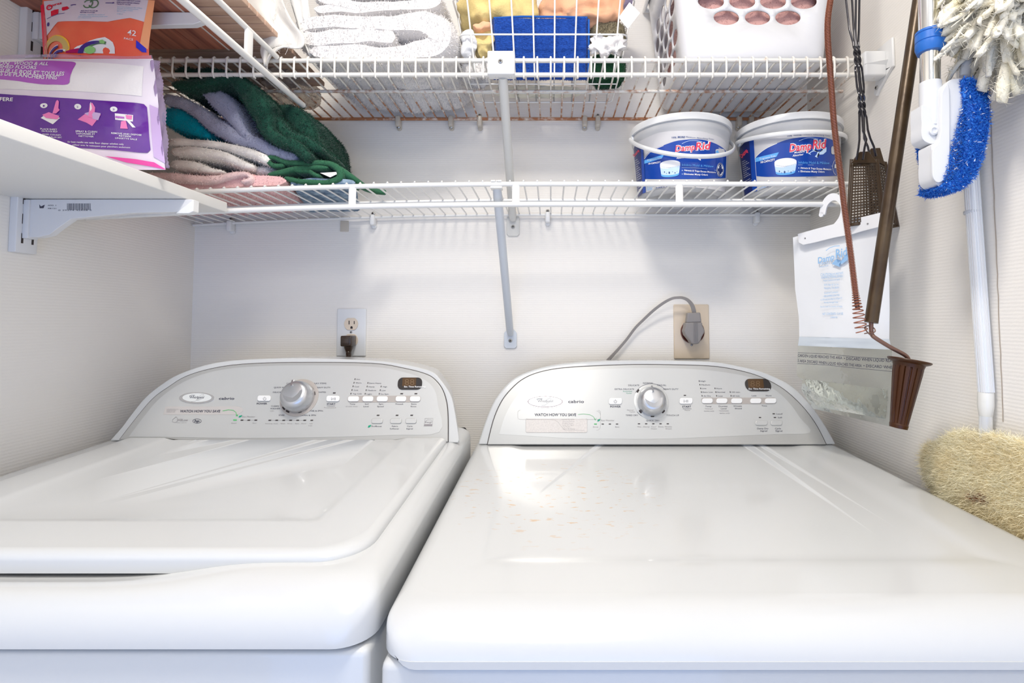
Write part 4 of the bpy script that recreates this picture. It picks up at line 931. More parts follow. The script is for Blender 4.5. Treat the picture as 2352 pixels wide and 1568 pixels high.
# blue cloth and green washcloth
den = mat('faded_blue_cloth', (0.30, 0.40, 0.50), 0.9, col2=(0.10, 0.17, 0.27), vscale=60, bump=0.5, bscale=300, vthr=(0.4, 0.6))
mb = MB(); ribbon(mb, [(-0.498, HD(-0.5)+0.010, 0.016), (-0.46, HD(-0.46)+0.012, 0.018), (-0.42, HD(-0.42)+0.010, 0.018), (-0.375, HD(-0.38)+0.007, 0.012)], 0.99, 1.22, 0.004, 41, xskew=-0.075)
tag(mb.build('cloth', den), 'faded blue lace cloth flattened under the green washcloth', 'cloth', G3)
wg = terry('green_washcloth', (0.045, 0.16, 0.085), 0.35)
wt = thing('washcloth', (P(700, 410, 1.0).x, 1.02, HL), 'green washcloth folded in loops with its tail on the wires', 'washcloth', G3)
mb = MB()
for it in ([(1105,990,38),(1030,992,38),(985,965,36),(985,932,34),(1030,935,38),(1110,965,42),(1250,972,44),(1400,972,44),(1500,990,48),(1560,1040,58),(1550,1100,58),(1460,1130,48),(1300,1130,44),(1170,1105,42),(1115,1092,30)],
           [(975,1075,30),(1060,1058,42),(1180,1028,42),(1320,1006,38),(1470,1016,34)], [(1190,1040,36),(1300,1035,36),(1345,1060,34),(1400,1085,30)]):
    ribbon(mb, pxpath(zL, 3.563, 0.985, it), 0.985, 1.08, 0.002, 43, k=5)
tail = [(780, 392, 1.0), (805, 408, 1.01), (832, 427, 1.03), (858, 441, 1.06), (884, 452, 1.075)]
pts_ = smooth_path([P(*q) for q in tail], 6)
pts_ = [Vector((p.x, p.y, max(p.z, HD(p.x)+0.0095))) for p in pts_]
mb.tube(pts_, [0.014*(1-0.35*i/len(pts_)) for i in range(len(pts_))], 14, flat=(1, 0.6))
fuzz(mb, 15000, 0.0022, 0.0006, seed=43); mb.build('cloth_folds', wg, wt, angle=180)
f = plane_hit(Vector((0, 0.982, 0)), Vector((0, -1, 0)))
MB().prism([f(*zL(*q)) for q in [(1408,1058),(1540,1050),(1545,1068),(1490,1094)]], (0, 0.0008, 0)).build('care_tag', white_plastic, wt, smooth=False)
# ---------------------------------------------------------------- moisture absorber tubs
def band(mb, fn, top, bot, n=24, m=8, mi=0):
    """printed area between two pixel curves (same parameter), subdivided so that it follows the surface"""
    def samp(c, t):
        s = t*(len(c)-1); i = min(int(s), len(c)-2); k = s-i; return (c[i][0]+(c[i+1][0]-c[i][0])*k, c[i][1]+(c[i+1][1]-c[i][1])*k)
    rows = []
    for i in range(n+1):
        a = samp(top, i/n); b = samp(bot, i/n); rows.append([fn(a[0]+(b[0]-a[0])*j/m, a[1]+(b[1]-a[1])*j/m) for j in range(m+1)])
    return mb.strip(rows, mi)
def fline(mb, fn, pts, wpx, mi=0):
    a = []; b = []
    for i, (u, v) in enumerate(pts):
        p0 = pts[max(i-1, 0)]; p1 = pts[min(i+1, len(pts)-1)]; t = Vector((p1[0]-p0[0], p1[1]-p0[1], 0)); t = t.normalized() if t.length else t
        a.append(fn(u-t.y*wpx/2, v+t.x*wpx/2)); b.append(fn(u+t.y*wpx/2, v-t.x*wpx/2))
    mb.strip([a, b], mi)
def disc(mb, fn, pts, mi=0):
    cu = sum(p[0] for p in pts)/len(pts); cv = sum(p[1] for p in pts)/len(pts); n = len(pts)
    mb.add([fn(cu, cv)]+[fn(*p) for p in pts], [(0, i+1, (i+1) % n+1) for i in range(n)], mi)
def sp2(pts, k=6): return [(p.x, p.y) for p in smooth_path([(a, b, 0) for a, b in pts], k)]
tubm = mat('milky_tub_plastic', (0.80, 0.80, 0.80), 0.3, trans=0.35, ior=1.2, spec=0.4)
rimm = mat('white_tub_rim', (0.85, 0.85, 0.84), 0.35)
labg = mat('grey_white_label', (0.62, 0.61, 0.62), 0.3); labb = mat('royal_blue_label', (0.004, 0.055, 0.36), 0.25, coat=0.15); labn = mat('navy_label', (0.008, 0.02, 0.13), 0.25)
labc = mat('light_blue_print', (0.12, 0.42, 0.85), 0.3); labr = mat('red_print', (0.85, 0.06, 0.11), 0.35); labp = mat('pale_blue_print', (0.55, 0.72, 0.92), 0.3)
LM = [labg, labb, labn, labc, labr, WHITE, labp, mat('navy_print', (0.02, 0.06, 0.22), 0.4)]
TB = HL+0.0020
def tub(cx, cy, label, zf, sc, spec, pivot, drop, rdir):
    root = thing('moisture_absorber_tub', (cx, cy, TB), label, 'tub', 'moisture absorber tubs')
    R = lambda h: 0.0935+(h-TB)*0.075
    H = 0.154
    prof = [(0.0, 0.004), (0.074, 0.004), (0.080, 0.0), (0.086, 0.0015), (0.0925, 0.008)]+[(R(TB+q), q) for q in (0.02, 0.05, 0.08, 0.11)]+[(R(TB+0.125), 0.125), (R(TB+0.127)+0.0015, 0.127), (R(TB+0.137)+0.0015, 0.137), (R(TB+0.139), 0.139), (R(TB+H), H)]
    prof += [(R(TB+H)-0.002, H), (R(TB+0.12)-0.002, 0.12), (0.090, 0.012), (0.0, 0.008)]
    MB().lathe(prof, (cx, cy, TB), n=72).build('tub_body', tubm, root)
    r1 = R(TB+H)
    MB().lathe([(r1, H-0.013), (r1+0.0035, H-0.013), (r1+0.0045, H-0.002), (r1+0.003, H+0.001), (r1-0.001, H+0.001), (r1-0.0015, H-0.004)], (cx, cy, TB), n=72).build('tub_rim', rimm, root)
    # white salt disc inside
    MB().lathe([(0.0, 0.010), (0.086, 0.010), (0.088, 0.05), (0.0, 0.052)], (cx, cy, TB), n=48).build('tub_filling', mat('white_granules', (0.84, 0.84, 0.86), 0.9, bump=0.5, bscale=300), root)
    def hit(off):
        def f(u, v):
            r = ray(u, v); rr = 0.1
            for _ in range(5):
                A = r.x*r.x+r.y*r.y; B = -(r.x*cx+r.y*cy); Cc = cx*cx+cy*cy-rr*rr; dsc = max(B*B-A*Cc, 0); t = (-B-math.sqrt(dsc))/A
                rr = R(r.z*t)+off
            p = r*t
            if B*B-A*Cc <= 0:
                q = Vector((p.x-cx, p.y-cy, 0)); q = q.normalized()*rr; p = Vector((cx+q.x, cy+q.y, p.z))
            return p
        return f
    f0, f1, f2, f3 = hit(0.0004), hit(0.0008), hit(0.0012), hit(0.0016)
    mb = MB(); spec(mb, f0, f1, f2, f3, zf, sc)
    mb.build('tub_label', LM, root, smooth=True, angle=180)
    # bail handle
    pts = []; ra = r1+0.0065
    for i in range(33):
        a = math.pi*i/32; x = -math.cos(a); y = math.sin(a)
        q = Vector((x*rdir[0]-y*rdir[1]*-1*0, 0, 0))
        dx, dy = rdir; px = Vector((dx, dy, 0)).normalized(); fw = Vector((px.y, -px.x, 0))
        pts.append(Vector((cx, cy, pivot))+px*(x*ra)+fw*(y*(ra+0.004))+Vector((0, 0, -drop*y)))
    MB().tube(pts, 0.0046, 10, flat=(0.55, 1.0)).build('bail_handle', rimm, root)
    for s in (-1, 1):
        px = Vector((*rdir, 0)).normalized(); c = Vector((cx, cy, pivot))+px*s*(R(pivot)+0.0005)
        MB().lathe([(0.008, 0), (0.008, 0.004), (0.004, 0.006)], c, px*s, n=16).build('handle_boss', rimm, root)
    return root
def pic(mb, f2, f3, z, x0, y0, x1, y1, k):
    """little tub drawing"""
    cx = (x0+x1)/2; w_ = (x1-x0)/2
    band(mb, f2, [z(x0+w_*2*i/10, y0+k*0.9+ (0.25*k)*math.sqrt(max(0, 1-((i-5)/5)**2))-k*0.1*(i/5)) for i in range(11)], [z(x0+w_*(0.14+1.72*i/10), y1-k*0.25+0.25*k*math.sqrt(max(0, 1-((i-5)/5)**2))-k*0.1*(i/5)) for i in range(11)], 12, 4, 6)
    band(mb, f2, [z(x0+w_*2*i/10, y0+k*0.65+0.1*k-k*0.1*(i/5)) for i in range(11)], [z(x0+w_*(0.02+1.96*i/10), y0+k*1.15+(0.25*k)*math.sqrt(max(0, 1-((i-5)/5)**2))-k*0.1*(i/5)) for i in range(11)], 12, 3, 5)
    band(mb, f3, [z(x0+w_*(0.1+1.80*i/10), y1-k*0.55+0.25*k*math.sqrt(max(0, 1-((i-5)/5)**2))-k*0.1*(i/5)) for i in range(11)], [z(x0+w_*(0.14+1.72*i/10), y1-k*0.25+0.25*k*math.sqrt(max(0, 1-((i-5)/5)**2))-k*0.1*(i/5)) for i in range(11)], 12, 2, 3)
    disc(mb, f3, [z(cx+w_*math.cos(t*math.pi/14), y0+k*0.55+k*0.55*math.sin(t*math.pi/14)-k*0.1*math.cos(t*math.pi/14)) for t in range(28)], 5)
    f4 = f3
    for dx, dy, s in ((-0.55, 0.1, 0.05), (-0.35, 0.3, 0.03), (-0.08, 0.2, 0.08), (0.25, 0.05, 0.03), (0.5, 0.22, 0.05), (0.68, 0.0, 0.025)):
        c = (cx+w_*dx, y0+k*1.75+k*dy); disc(mb, f4, [z(c[0]+w_*s*math.cos(t), c[1]+w_*s*1.5*math.sin(t)) for t in (0, 0.9, 1.8, 2.7, 3.6, 4.5, 5.4)], 7)
def spec1(mb, f0, f1, f2, f3, z, s):
    band(mb, f0, [z(x, y) for x, y in sp2([(150,230),(280,165),(500,60),(700,15),(1000,0),(1300,5),(1550,70),(1700,130),(1785,210)])], [z(x, y) for x, y in sp2([(190,1060),(340,1110),(600,1030),(900,1020),(1200,1020),(1500,1050),(1660,1080),(1755,1100),(1765,1090)])], 40, 10, 0)
    band(mb, f1, [z(x, y) for x, y in sp2([(302,508),(400,390),(520,320),(660,262),(850,195),(1000,168),(1200,155),(1400,170),(1600,235),(1740,320),(1792,390)])], [z(x, y) for x, y in sp2([(320,868),(470,872),(620,872),(770,872),(920,872),(1070,872),(1220,870),(1370,868),(1520,862),(1650,858),(1778,850)])], 40, 8, 1)
    band(mb, f2, [z(x, y) for x, y in [(1608,470),(1788,470)]], [z(x, y) for x, y in [(1612,862),(1778,852)]], 6, 6, 1)
    band(mb, f2, [z(x, y) for x, y in [(120,330),(140,270),(185,232),(230,262),(288,290)]], [z(x, y) for x, y in [(195,1180),(200,1210),(215,1190),(270,1140),(338,1112)]], 8, 14, 2)
    band(mb, f3, [z(x, y) for x, y in [(245,270),(288,290)]], [z(x, y) for x, y in [(285,1130),(338,1112)]], 4, 12, 1)
    fline(mb, f3, [z(x, y) for x, y in [(300,285),(308,500),(322,860),(340,1112)]], 0.6, 7)
    fline(mb, f3, [z(x, y) for x, y in sp2([(310,512),(410,395),(530,325),(660,270)])], 0.9, 5)
    g = f3
    for j, (dx, mi, b) in enumerate(((0, 5, 0.075), (0, 4, 0.02))):
        ff = f2 if j == 0 else f3
        u, v = z(866, 378); mb.text('Damp', ff, u, v, 13.5, 47, mi=mi, shear=0.25, bold=b, rot=0.10)
        u, v = z(1235, 348); mb.text('Rid', ff, u, v, 17, 36, mi=mi, shear=0.2, bold=b, rot=0.06)
    for t, x, y, w_, h, mi, sh, bo, ro in (('10%',806,134,86,26,7,0.1,0.02,0.03),('MORE',912,128,134,30,7,0.1,0.03,0.0),('Moisture Absorbing',1060,122,400,26,7,0.1,0,-0.09),('Power',1472,152,100,24,7,0.1,0,-0.18),
            ('Moisture',920,465,170,26,5,0.25,0.02,0.1),('Absorber',890,508,180,28,5,0.25,0.02,0.1),('Fragrance Free',372,545,255,30,5,0.1,0,0.17),('HI-CAPACITY',386,610,228,28,5,0.1,0.03,0.14),
            ('Inhibits Mold & Mildew',990,632,570,40,3,0,0.0,-0.05),('Attracts & Traps Excess Moisture',1028,724,570,30,5,0,0.02,-0.07),('Eliminates Musty Odors',1026,792,432,30,5,0,0.02,-0.04),
            ('KEEP OUT OF REACH',356,1022,150,26,3,0.1,0,0.1),('CAUTION',358,1080,100,46,3,0.1,0,0.15),('See panel for additional',500,1040,345,26,7,0.1,0.03,0.13),('2 LB 15 OZ (1.34 kg)',1114,984,250,32,7,0,0,-0.02),('SALE ON',1650,318,85,18,5,0,0.02,-0.4)):
        u, v = z(x, y); mb.text(t, g, u, v, h/s, w_/s, mi=mi, shear=sh, bold=bo, rot=ro)
    for y in (716, 780): disc(mb, f3, [z(996+8*math.cos(t), y+9*math.sin(t)) for t in (0, 1, 2, 3, 4, 5)], 6)
    band(mb, f2, [z(x, y) for x, y in [(305,535),(668,428)]], [z(x, y) for x, y in [(305,598),(630,500)]], 8, 3, 3)
    fline(mb, f3, [z(x, y) for x, y in [(985,665),(1200,668),(1400,682),(1620,715)]], 0.5, 6)
    fline(mb, f3, [z(x, y) for x, y in sp2([(990,235),(1100,188),(1230,178),(1360,200)])], 0.9, 6)
    disc(mb, f2, [z(x, y) for x, y in [(1240,486),(1330,500),(1328,540)]], 5)
    disc(mb, f3, [z(1680+64*math.cos(t/4), 705+128*math.sin(t/4)) for t in range(25)], 2); fline(mb, f3, [z(1680+62*math.cos(t/4), 705+125*math.sin(t/4)) for t in range(26)], 0.6, 5); fline(mb, f3, [z(1680+50*math.cos(t/4), 705+105*math.sin(t/4)) for t in range(26)], 0.5, 5)
    disc(mb, f3, [z(x, y) for x, y in [(1640,650),(1665,620),(1710,622),(1732,655),(1730,690),(1640,680)]], 5); disc(mb, f3, [z(x, y) for x, y in [(1645,730),(1728,745),(1700,800),(1680,812),(1660,790)]], 5)
    disc(mb, f3, [z(x, y) for x, y in rrect(1595, 330, 1760, 470, 30)], 0); disc(mb, f3, [z(x, y) for x, y in [(1598,370),(1640,350),(1660,400),(1600,400)]], 3)
    mb.text('Damp', f3, *z(140, 470), 6, 18, mi=4, rot=0.9, bold=0.03)
    for i in range(14): x, y = 150+i*4.6, 548+i*38; mb.text('prevents excess moisture'[:12+(i % 4)*3], f3, *z(x, y+(30 if i > 9 else 0)), 2.1, 6.5+(i % 3)*2.2+(3 if i > 8 else 0), mi=5, rot=0.55)
    pic(mb, f2, f3, z, 595, 532, 958, 845, 115)
def spec2(mb, f0, f1, f2, f3, z, s):
    band(mb, f0, [z(x, y) for x, y in sp2([(50,600),(130,520),(245,460),(420,410),(700,385),(1000,380),(1250,400),(1400,440),(1460,480)])], [z(x, y) for x, y in sp2([(120,1290),(200,1240),(300,1195),(500,1120),(760,1090),(1000,1095),(1200,1130),(1380,1160),(1420,1150)])], 40, 10, 0)
    band(mb, f1, [z(x, y) for x, y in sp2([(262,745),(330,672),(430,602),(560,540),(700,490),(850,460),(980,450),(1120,448),(1250,462),(1350,495),(1440,560)])], [z(x, y) for x, y in sp2([(285,990),(400,1000),(520,1000),(640,1000),(760,1000),(880,998),(1000,996),(1120,994),(1240,992),(1340,990),(1425,988)])], 40, 8, 1)
    band(mb, f2, [z(x, y) for x, y in [(48,640),(60,590),(110,535),(180,492),(246,464)]], [z(x, y) for x, y in [(122,1280),(130,1275),(180,1240),(240,1215),(300,1195)]], 8, 14, 2)
    band(mb, f3, [z(x, y) for x, y in [(185,492),(246,464)]], [z(x, y) for x, y in [(232,1215),(300,1195)]], 4, 12, 1)
    fline(mb, f3, [z(x, y) for x, y in [(252,462),(264,730),(284,980),(302,1195)]], 0.7, 5)
    fline(mb, f3, [z(x, y) for x, y in sp2([(266,742),(335,670),(435,600),(570,538)])], 0.9, 5)
    for j, (mi, b) in enumerate(((5, 0.075), (4, 0.02))):
        ff = f2 if j == 0 else f3
        u, v = z(742, 652); mb.text('Damp', ff, u, v, 17, 52, mi=mi, shear=0.25, bold=b, rot=0.10)
        u, v = z(1062, 612); mb.text('Rid', ff, u, v, 20, 33, mi=mi, shear=0.2, bold=b, rot=0.05)
    for t, x, y, w_, h, mi, sh, bo, ro in (('10%',712,440,66,24,7,0.1,0.02,0.05),('MORE',800,426,112,28,7,0.1,0.03,0.03),('Moisture Absorbing',918,418,310,24,7,0.1,0,-0.05),('Power',1238,436,72,22,7,0.1,0,-0.12),
            ('Moisture',810,678,146,24,5,0.25,0.02,0.12),('Absorber',786,722,156,28,5,0.25,0.02,0.14),('Fragrance Free',336,768,220,28,5,0.1,0,0.22),('HI-CAPACITY',346,814,206,28,5,0.1,0.03,0.2),
            ('Inhibits Mold & Mildew',868,818,430,36,3,0,0.0,-0.02),('Attracts & Traps Excess Moisture',894,888,430,26,5,0,0.02,-0.05),('Eliminates Musty Odors',896,936,334,26,5,0,0.02,-0.02),
            ('KEEP OUT OF REACH',358,1110,160,26,3,0.1,0,0.14),('CAUTION',320,1170,100,42,3,0.1,0,0.2),('See panel for additional',425,1144,300,22,7,0.1,0.03,0.12),('NET CONTENTS',975,1016,145,16,7,0,0,0)):
        u, v = z(x, y); mb.text(t, g_(f3), u, v, h/s, w_/s, mi=mi, shear=sh, bold=bo, rot=ro)
    for y in (878, 928): disc(mb, f3, [z(873+7*math.cos(t), y+8*math.sin(t)) for t in (0, 1, 2, 3, 4, 5)], 6)
    band(mb, f2, [z(x, y) for x, y in [(268,740),(598,660)]], [z(x, y) for x, y in [(270,798),(562,724)]], 8, 3, 3)
    fline(mb, f3, [z(x, y) for x, y in [(862,834),(1060,836),(1340,852)]], 0.6, 6)
    fline(mb, f3, [z(x, y) for x, y in sp2([(875,505),(960,470),(1050,462),(1140,480)])], 1.0, 6)
    disc(mb, f2, [z(x, y) for x, y in [(1000,678),(1088,622),(1090,650),(1180,655),(1215,630),(1225,592),(1256,592),(1255,650),(1210,690),(1120,700),(1135,738)]], 6)
    mb.text('Damp', f3, *z(84, 740), 8, 22, mi=4, rot=0.85, bold=0.04)
    for i in range(13): x, y = 88+i*3.4, 800+i*27; mb.text('prevents excess moisture'[:12+(i % 4)*3], f3, *z(x, y+(30 if i > 8 else 0)), 2.0, 9+(i % 3)*4+(6 if i > 8 else 0), mi=5, rot=0.5)
    pic(mb, f2, f3, z, 535, 740, 842, 985, 100)
    fline(mb, f3, [z(1395+52*math.cos(t/4), 866+108*math.sin(t/4)) for t in range(7, 20)], 0.7, 5)
    disc(mb, f3, [z(x, y) for x, y in [(1368,830),(1405,820),(1405,880),(1366,880)]], 5)
    disc(mb, f3, [z(x, y) for x, y in rrect(1322, 575, 1400, 690, 26)], 0)
def g_(f): return f
tub(0.284, 1.131, 'moisture absorber tub with blue label, left one, handle drooping across its front', zz(1440, 300, 7.84), 7.84, spec1, 0.398, 0.072, (1.0, 0.06))
tub(0.519, 1.128, 'moisture absorber tub with blue label, right one against the wall, handle held level', zz(1690, 240, 6.03), 6.03, spec2, 0.392, 0.018, (1.0, -0.02))

# ---------------------------------------------------------------- hanging moisture absorber bag
hb = thing('hanging_bag', (0.52, 0.95, -0.21), 'white hanging moisture absorber bag with clear lower pouch, hooked on the lower shelf rod', 'bag')
A_ = Vector((0.482, 1.02, 0)); B_ = Vector((0.5655, 0.870, 0)); dv = (B_-A_).normalized(); nb = Vector((dv.y, -dv.x, 0));
if nb.y > 0: nb = -nb
fb = plane_hit(A_, nb)
zb = zz(1810, 480, 5.226); zc = zz(1810, 740, 5.809)
bagw = mat('white_bag_film', (0.83, 0.84, 0.85), 0.45, bump=0.25, bscale=25, bdist=0.003)
def sheet(top, bot, L_, R_, n, m, bulge, off=0.0, seed=0.0, cr=0.0):
    rows = []
    for i in range(n+1):
        t = i/n; a = interp(L_, t); b = interp(R_, t); row = []
        for j in range(m+1):
            s = j/m; u = a[0]+(b[0]-a[0])*s; v = a[1]+(b[1]-a[1])*s
            d = bulge(s, t)+cr*(noise.noise(Vector((s*5, t*4, seed)))+0.6*abs(noise.noise(Vector((s*9, t*9, seed+3))))) if 0 < s < 1 else 0
            row.append(fb(u, v, off+d))
        rows.append(row)
    return rows
def interp(c, t):
    s = t*(len(c)-1); i = min(int(s), len(c)-2); k = s-i; return (c[i][0]+(c[i+1][0]-c[i][0])*k, c[i][1]+(c[i+1][1]-c[i][1])*k)
BL = [zb(*q) for q in [(58,340),(70,600),(85,960),(130,1300),(135,1530)]]; BR = [zb(*q) for q in [(1195,40),(1200,420),(1215,800),(1220,1200),(1215,1560)]]
mb = MB()
for off, sg in ((0.0, 1), (-0.002, -1)): mb.strip(sheet(0, 0, BL, BR, 24, 16, lambda s, t: sg*0.010*math.sin(s*math.pi)*t, off, 1.0, 0.002*sg))
mb.build('bag_upper', bagw, hb, angle=180)
mb = MB(); BL2 = [BL[-1], zc(130,300), zc(135,310)]; 
mb.strip(sheet(0, 0, [BL[-1], zc(133,310)], [BR[-1], zc(1385,365)], 5, 16, lambda s, t: 0.010*math.sin(s*math.pi), 0.0006, 1.0, 0.002)); mb.build('bag_seal_band', mat('grey_blue_seal', (0.62, 0.67, 0.71), 0.4, bump=0.2, bscale=60), hb, angle=180)
clear = mat('clear_bag_film', (0.78, 0.80, 0.76), 0.08, trans=0.92, ior=1.12, bump=0.9, bscale=28, bdist=0.01, spec=0.8)
PL = [zc(*q) for q in [(133,310),(128,450),(118,600),(118,715),(190,780),(180,900),(240,1010),(330,1150)]]
PR = [zc(*q) for q in [(1385,365),(1388,480),(1390,600),(1388,760),(1385,920),(1380,1080),(1375,1240),(1365,1390)]]
mb = MB()
for off, sg in ((0.0, 1), (-0.002, -1)): mb.strip(sheet(0, 0, PL, PR, 40, 30, lambda s, t: sg*0.009*math.sin(s*math.pi)*math.sin((0.25+0.75*t)*math.pi), off, 5.0+sg, 0.004*sg))
mb.build('bag_pouch', clear, hb, angle=180)
liq = mat('collected_brine', (0.70, 0.72, 0.66), 0.05, trans=0.95, ior=1.33)
mb = MB(); LQ = [[zc(x, y) for x, y in [(225,760),(260,900),(330,1040),(400,1130)]], [zc(x, y) for x, y in [(1330,900),(1330,1050),(1320,1180),(1300,1290)]]]
mb.strip(sheet(0, 0, LQ[0], LQ[1], 12, 20, lambda s, t: 0.006*math.sin(s*math.pi)*math.sin(t*math.pi), 0, 9, 0.001)); mb.build('bag_liquid', liq, hb, angle=180)
mb = MB()
fp_ = lambda u, v: fb(u, v, 0.0175)
for t, x, y, w_, h, ro in (('CARDEN LIQUID REACHES THIS AREA',130,458,592,36,-0.055),('\u2022 DISCARD WHEN LIQUID REA',745,500,640,40,-0.05),('S AREA DISCARD WHEN LIQUID REACHES THIS AREA',128,528,855,36,-0.08),('\u2022 DISCARD WHE',1005,596,385,38,-0.06)):
    u, v = zc(x, y); mb.text(t, fp_, u, v, h/5.809, w_/5.809, rot=ro, bold=0.015)
fline(mb, fp_, [zc(x, y) for x, y in [(132,405),(500,420),(900,460),(1388,492)]], 0.9); fline(mb, fp_, [zc(x, y) for x, y in [(128,548),(500,568),(900,610),(1388,656)]], 0.9)
mb.build('pouch_lettering', ink, hb, smooth=False)
mb = MB(); fw_ = lambda u, v: fb(u, v, 0.0095)
pb_ = mat('pale_blue_lettering', (0.30, 0.52, 0.80), 0.5)
u, v = zb(360, 655); mb.text('Damp', fw_, u, v, 13.5, 40, shear=0.3, rot=0.27, bold=0.02)
u, v = zb(572, 590); mb.text('Rid', fw_, u, v, 20, 31, shear=0.3, rot=0.22, bold=0.02)
fline(mb, fw_, [zb(x, y) for x, y in [(455,500),(500,465),(560,445),(620,440)]], 1.4)
disc(mb, fw_, [zb(x, y) for x, y in [(525,658),(580,596),(595,640),(650,615),(700,535),(730,545),(715,610),(660,650),(610,668),(622,695)]])
for t, x, y, w_, h, ro in (('Moisture',392,668,98,18,0.2),('Absorber',382,704,108,18,0.2),('CAUTION:',392,806,145,36,0.04),('EYE IRRITANT.',542,796,128,26,0.16),('HARMFUL IF SWALLOWED.',400,836,262,26,0.08),('Read Cautions on label',428,868,192,20,0.08),('W.M. Barr & Co. Inc.',432,922,180,24,0.06),
        ('Memphis, TN 38101',434,962,176,24,0.06),('Questions? Comments?',434,1016,170,20,0.08),('1-888-DAMPRID (326-7743)',424,1056,194,20,0.08),('in USA only from 8am to 4:30pm CT',392,1098,260,20,0.08),('Monday through Friday',434,1130,168,18,0.04),('See lot code for country of origin.',388,1180,266,20,0.02),('NET CONTENTS: 15.4 OZ',412,1270,248,26,0.02),('12/8/04/10A',505,1306,88,18,0.0)):
    u, v = zb(x, y); mb.text(t, fw_, u, v, h/5.226, w_/5.226, rot=ro)
mb.build('bag_lettering', pb_, hb, smooth=False)
hk = MB(); HP = [zb(*q) for q in [(115,298),(545,180),(600,120),(628,60),(640,0)]]; a = fb(*zb(115, 298)); 
strip_ = [zb(*q) for q in [(115,298),(330,238),(545,180),(740,125),(900,92),(1110,42),(1085,215),(900,262),(780,298),(540,345),(330,398),(180,430),(125,400)]]
mb = MB().prism([fb(u, v, 0.0125) for u, v in strip_], -nb*0.0025)
fix_normals(mb.build('bag_header', mat('header_plastic', (0.85, 0.85, 0.86), 0.35), hb, bevel=0.0005))
mb = MB(); 
for q in ((207,350),(958,176)): mb.lathe([(0.0013, 0), (0.0013, 0.0012), (0, 0.0013)], fb(*zb(*q), 0.0125), nb, n=12)
mb.build('rivet', mat('grey_rivet', (0.25, 0.24, 0.24), 0.5), hb)
# flat hook with a long curved stem, drawn in the bag's plane
zk = zz(1780, 380, 6.532)
outer_ = sp2([(990,800),(985,620),(960,540),(900,500),(850,520),(800,560),(770,620),(760,700),(745,745),(715,758),(680,755),(662,735),(665,680),(690,590),(730,510),(780,450),(850,418),(920,418),(980,445),(1010,480),(1060,560),(1095,680),(1120,800)], 4)
ol = [(990+(0), 800)]
mb = MB()
inner_ = sp2([(880,880),(950,790),(985,690),(982,610),(950,555),(905,525),(860,528),(815,560),(785,600),(765,660),(755,710),(745,738)], 4)
outr_ = sp2([(1010,860),(1040,760),(1045,640),(1020,540),(975,460),(915,420),(850,418),(790,445),(735,505),(700,575),(675,650),(664,715)], 4)
rows = [[fb(*zk(*p), 0.0105) for p in outr_], [fb(*zk(*p), 0.0105) for p in inner_]]
top_ = rows; bot_ = [[p-nb*0.003 for p in r] for r in rows]
n_ = len(outr_); lp = rows[0]+rows[1][::-1]
mb.strip(rows); mb.strip(bot_); m2 = [[p for p in lp+[lp[0]]], [p-nb*0.003 for p in lp+[lp[0]]]]; mb.strip(m2)
mb.lathe([(0.0045, 0), (0.0045, 0.003)], fb(*zk(706, 738), 0.0075), nb, n=16)
fix_normals(mb.build('bag_hook', mat('header_plastic', (0.85, 0.85, 0.86), 0.35), hb))

# ---------------------------------------------------------------- drain auger: brown tube, crank, fluted grip and cable
brass = mat('brown_lacquered_tube', (0.085, 0.055, 0.028), 0.32, metal=0.35, col2=(0.055, 0.032, 0.016), vscale=30, bump=0.1, bscale=120)
cop = mat('coppery_spring_wire', (0.42, 0.16, 0.095), 0.35, metal=0.6)
rod = mat('brown_steel_rod', (0.20, 0.11, 0.08), 0.4, metal=0.5)
amb = mat('amber_brown_plastic', (0.055, 0.018, 0.005), 0.35, spec=0.3)
DA = 0.80
dg_ = thing('drain_auger', (P(2000, 740, DA).x, DA, P(2064, 985, DA).z), 'brown metal drain auger with fluted crank grip and coiled cable, hanging at right', 'drain auger')
p0 = P(2001, 741, DA); p1 = P(2113, -10, DA); p2 = p1+(p1-p0)*0.25
MB().tube([p0, p2], 0.0095, 28).build('auger_tube', brass, dg_)
cr_ = smooth_path([P(2001,735,DA), P(2001,757,DA), P(2003,768,DA), P(2011,776,DA-0.003), P(2045,797,DA-0.006), P(2075,813,DA-0.008), P(2085,822,DA-0.008), P(2087,832,DA-0.008)], 5)
MB().tube(cr_, 0.0031, 12).build('crank_rod', rod, dg_)
gc = P(2089, 826, DA-0.008); gb_ = P(2063, 984, DA-0.008); ax = (gb_-gc).normalized(); LG = (gb_-gc).length
mb = MB(); prof = [(0.0, 0.002), (0.014, 0.002), (0.0285, 0.0), (0.0290, 0.0015), (0.0270, 0.0035), (0.0215, 0.006), (0.0200, 0.011), (0.0195, 0.020), (0.0120, LG-0.008), (0.0125, LG-0.006), (0.0118, LG-0.001), (0.0, LG)]
nn = 120; x_ = Vector((1, 0, 0)); x_ = (x_-ax*x_.dot(ax)).normalized(); y_ = ax.cross(x_); vs = []
pr2 = []
for i in range(len(prof)-1):
    for k in range(6): t = k/6; pr2.append((prof[i][0]+(prof[i+1][0]-prof[i][0])*t, prof[i][1]+(prof[i+1][1]-prof[i][1])*t))
pr2.append(prof[-1])
for r, h in pr2:
    for k in range(nn):
        a = 2*math.pi*k/nn; gr = 1-0.10*(abs(math.sin(a*8))**0.6 < 0.45)*(1 if 0.012 < h < LG-0.010 else 0); vs.append(gc+ax*h+(x_*math.cos(a)+y_*math.sin(a))*r*gr)
mb.add(vs, [(i*nn+k, i*nn+(k+1) % nn, (i+1)*nn+(k+1) % nn, (i+1)*nn+k) for i in range(len(pr2)-1) for k in range(nn)])
mb.build('crank_grip', amb, dg_, angle=35)
